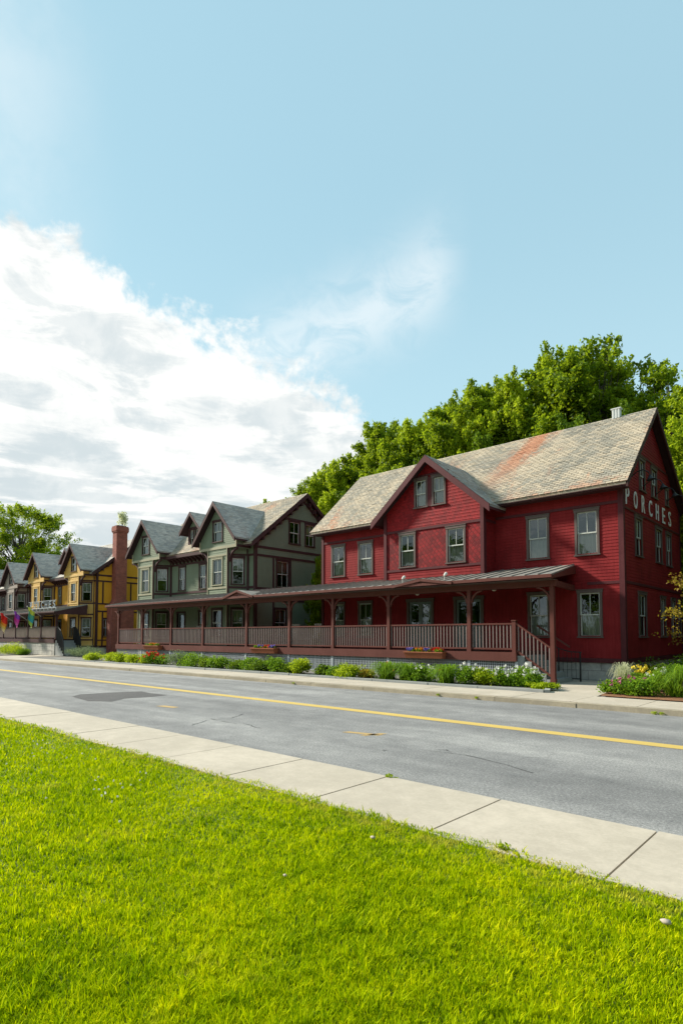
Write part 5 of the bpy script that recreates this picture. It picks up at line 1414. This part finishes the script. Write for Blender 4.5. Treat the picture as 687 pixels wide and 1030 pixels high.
# ================================================================== GRASS
def grass():
    cxy = np.array([0., 0.])
    N = 640000
    # candidates: denser near the photographer, by distance from the viewpoint
    r = np.exp(rng.uniform(np.log(1.7), np.log(24), N)); th = rng.uniform(R(88), R(190), N)
    x = r * np.cos(th); y = r * np.sin(th)
    keep = (y < 4.13 + rng.normal(0, .022, N) + .03 * np.sin(x * 2.3) + .02 * np.sin(x * 7.1)) & (x < 1.6)
    x, y, r = x[keep], y[keep], r[keep]; n = len(x)
    pat = .5 + .35 * np.sin(x * 1.7 + 1.3 * np.sin(y * 2.1)) + .25 * np.sin(y * 2.9 + 1.7 * np.sin(x * 1.1)) 
    h = (.016 + .022 * rng.uniform(0, 1, n) ** 1.8 + .018 * pat) * (1 + .012 * r)
    h *= np.where(y > 3.75, .8, 1) * (1 + .9 * (np.sin(x * 31 + 3 * np.sin(y * 17)) * np.sin(y * 27 + 2 * np.sin(x * 13)) > .72))
    w = (.0012 + .0006 * r) * rng.uniform(.7, 1.3, n)
    a = rng.uniform(0, 2 * np.pi, n); lean = h * rng.uniform(.15, 1.0, n)
    lx, ly = np.cos(a) * lean, np.sin(a) * lean; b = a + np.pi / 2 + rng.normal(0, .5, n); wx, wy = np.cos(b) * w, np.sin(b) * w
    z0 = np.full(n, -.012)
    V = np.empty((n, 5, 3))
    V[:, 0] = np.stack([x - wx, y - wy, z0], 1); V[:, 1] = np.stack([x + wx, y + wy, z0], 1)
    V[:, 2] = np.stack([x + lx * .4 + wx * .8, y + ly * .4 + wy * .8, z0 + h * .62], 1); V[:, 3] = np.stack([x + lx * .4 - wx * .8, y + ly * .4 - wy * .8, z0 + h * .62], 1)
    V[:, 4] = np.stack([x + lx, y + ly, z0 + h], 1)
    me = bpy.data.meshes.new('grass')
    me.vertices.add(n * 5); me.vertices.foreach_set('co', V.reshape(-1))
    base = (np.arange(n) * 5)[:, None]
    loops = (base + np.array([0, 1, 2, 3, 3, 2, 4])).reshape(-1)
    me.loops.add(n * 7); me.loops.foreach_set('vertex_index', loops.astype(np.int32))
    ls = (np.arange(n) * 7)[:, None] + np.array([0, 4])
    me.polygons.add(n * 2); me.polygons.foreach_set('loop_start', ls.reshape(-1).astype(np.int32)); me.update(calc_edges=True)
    at = me.attributes.new('tint', 'FLOAT', 'POINT')
    tt = np.clip(rng.normal(.5, .28, n), 0, 1); at.data.foreach_set('value', np.repeat(tt, 5).astype(np.float32))
    m, t, bb = new_mat('lawn_grass'); t.n.remove(bb)
    out = [q for q in t.n if q.type == 'OUTPUT_MATERIAL'][0]
    ta = t.new('ShaderNodeAttribute'); ta.attribute_name = 'tint'; ob = t.new('ShaderNodeTexCoord').outputs['Object']
    n1 = t.noise(ob, .9, 4, .6, .4); n2 = t.noise(ob, 5, 4, .6)
    f = t.math('ADD', t.math('MULTIPLY', ta.outputs['Fac'], .26), t.math('ADD', t.math('MULTIPLY', n1, .40), t.math('MULTIPLY', n2, .34)))
    c = t.ramp(f, [(.33, (.14, .25, .001)), (.44, (.30, .42, .001)), (.55, (.50, .585, .001)), (.68, (.70, .69, .004))])
    sx = t.new('ShaderNodeSeparateXYZ'); t.l.new(ob, sx.inputs[0])
    dry = t.math('MULTIPLY', t.smooth(sx.outputs[1], 3.55, 4.1), t.smooth(n2, .46, .6))
    dry2 = t.smooth(t.noise(ob, 1.9, 6, .75, .6), .58, .72, 0, .55)
    c = t.mix(t.math('MAXIMUM', t.math('MULTIPLY', dry, .75), dry2), c, (.50, .44, .07, 1))
    df = t.new('ShaderNodeBsdfPrincipled'); t.put(df.inputs['Base Color'], c); df.inputs['Roughness'].default_value = .7; df.inputs['Specular IOR Level'].default_value = .04
    tr = t.new('ShaderNodeBsdfTranslucent'); t.put(tr.inputs[0], c)
    mx = t.new('ShaderNodeMixShader'); mx.inputs[0].default_value = .45
    t.l.new(df.outputs[0], mx.inputs[1]); t.l.new(tr.outputs[0], mx.inputs[2]); t.l.new(mx.outputs[0], out.inputs[0])
    me.materials.append(m)
    o = link('grass', me); tag(o, 'short bright green lawn grass in front of the sidewalk', 'grass', kind='stuff')
    # clover heads
    P = []
    for cx_, cy_, sp, k in ((-8.6, 3.3, .7, 14), (-6.2, 2.95, .5, 18), (-5.4, 2.6, .4, 5)):
        for _ in range(k):
            px, py = cx_ + rng.normal() * sp, cy_ + rng.normal() * .22
            if py < 4.0: P.append(blob((px, py, .056 + rng.uniform(0, .012)), .007, 7))
    o = link('clover', leaf_mesh('clover', np.concatenate(P), .016, L_WHITE, aspect=.9)); tag(o, 'white clover heads scattered through the lawn', 'clover', kind='stuff')
    # weeds in the pavement joints
    P = [blob((x_, y_, z_), r_, 60, .5) for x_, y_, z_, r_ in ((-4.12, 5.33, .01, .05), (-4.05, 5.36, -.02, .04), (-3.6, 14.0, -.08, .07), (-3.45, 14.0, -.08, .06), (-7.9, 14.0, -.06, .05), (-9.1, 14.0, -.06, .05), (-15.0, 14.0, -.06, .05), (-2.1, 4.12, .02, .05))]
    o = link('weeds', leaf_mesh('weeds', np.concatenate(P), .03, L_LIME)); tag(o, 'small green weeds in the cracks of the pavement and curb', 'weeds', kind='stuff')
grass()

# ================================================================== UNSEEN TREES (mirrored in the windows, added at right to darken the gable)
def mirror_shade_woods():
    P = []; T_ = []; mb = MB()
    spots = [(x + rng.uniform(-2, 2), -26 + rng.uniform(-4, 4) - .05 * abs(x + 20)) for x in range(-75, 40, 6)] + [(20 + rng.uniform(-2, 4), y) for y in range(-18, 60, 6)] + [(9, 33), (12, 26)]  # rows at the right are added to cut the light from that side
    for (x, y) in spots:
        H_ = rng.uniform(11, 14.5)
        mb.tube([(x, y, -.3), (x + .3, y, H_ * .7)], [.3, .1], 6)
        for k in range(26):
            h = rng.uniform(.12, 1); rad = 4.2 * math.sin(math.pi * min(.93, .15 + .8 * h)) ** .6 * rng.uniform(.3, 1); th = rng.uniform(0, 6.28)
            q = blob((x + rad * math.cos(th), y + rad * math.sin(th), H_ * h), rng.uniform(1.0, 1.7), 90, .7); P.append(q); T_.append(np.full(len(q), rng.uniform(.2, .8)))
    Sz = [np.full(len(q), .75) for q in P]
    for (x, y, H_) in ((4.5, 21, 11), (6, 27, 13), (5, 33, 14), (9, 17, 12), (11, 23, 14), (13, 12, 13)):  # nearer trees added out of view to block sky light from the gable end
        mb.tube([(x, y, -.3), (x + .3, y, H_ * .7)], [.22, .08], 6)
        for k in range(46):
            h = rng.uniform(.1, 1); rad = 3.9 * math.sin(math.pi * min(.93, .15 + .8 * h)) ** .6 * rng.uniform(.3, 1); th = rng.uniform(0, 6.28)
            q = blob((x + rad * math.cos(th), y + rad * math.sin(th), H_ * h), rng.uniform(.8, 1.3), 300, .7); P.append(q); T_.append(np.full(len(q), rng.uniform(.2, .8))); Sz.append(np.full(len(q), .3))
    o = link('mirror_shade_woodland', leaf_mesh('mirror_shade_woodland', np.concatenate(P), np.concatenate(Sz), L_TREE2, tint=np.concatenate(T_)))
    tag(o, 'unseen trees, a belt mirrored in the windows and more added to darken the gable', 'mirror_shade_woodland', kind='stuff')
    k = mb.build('trunk', M_BARK, o)
mirror_shade_woods()
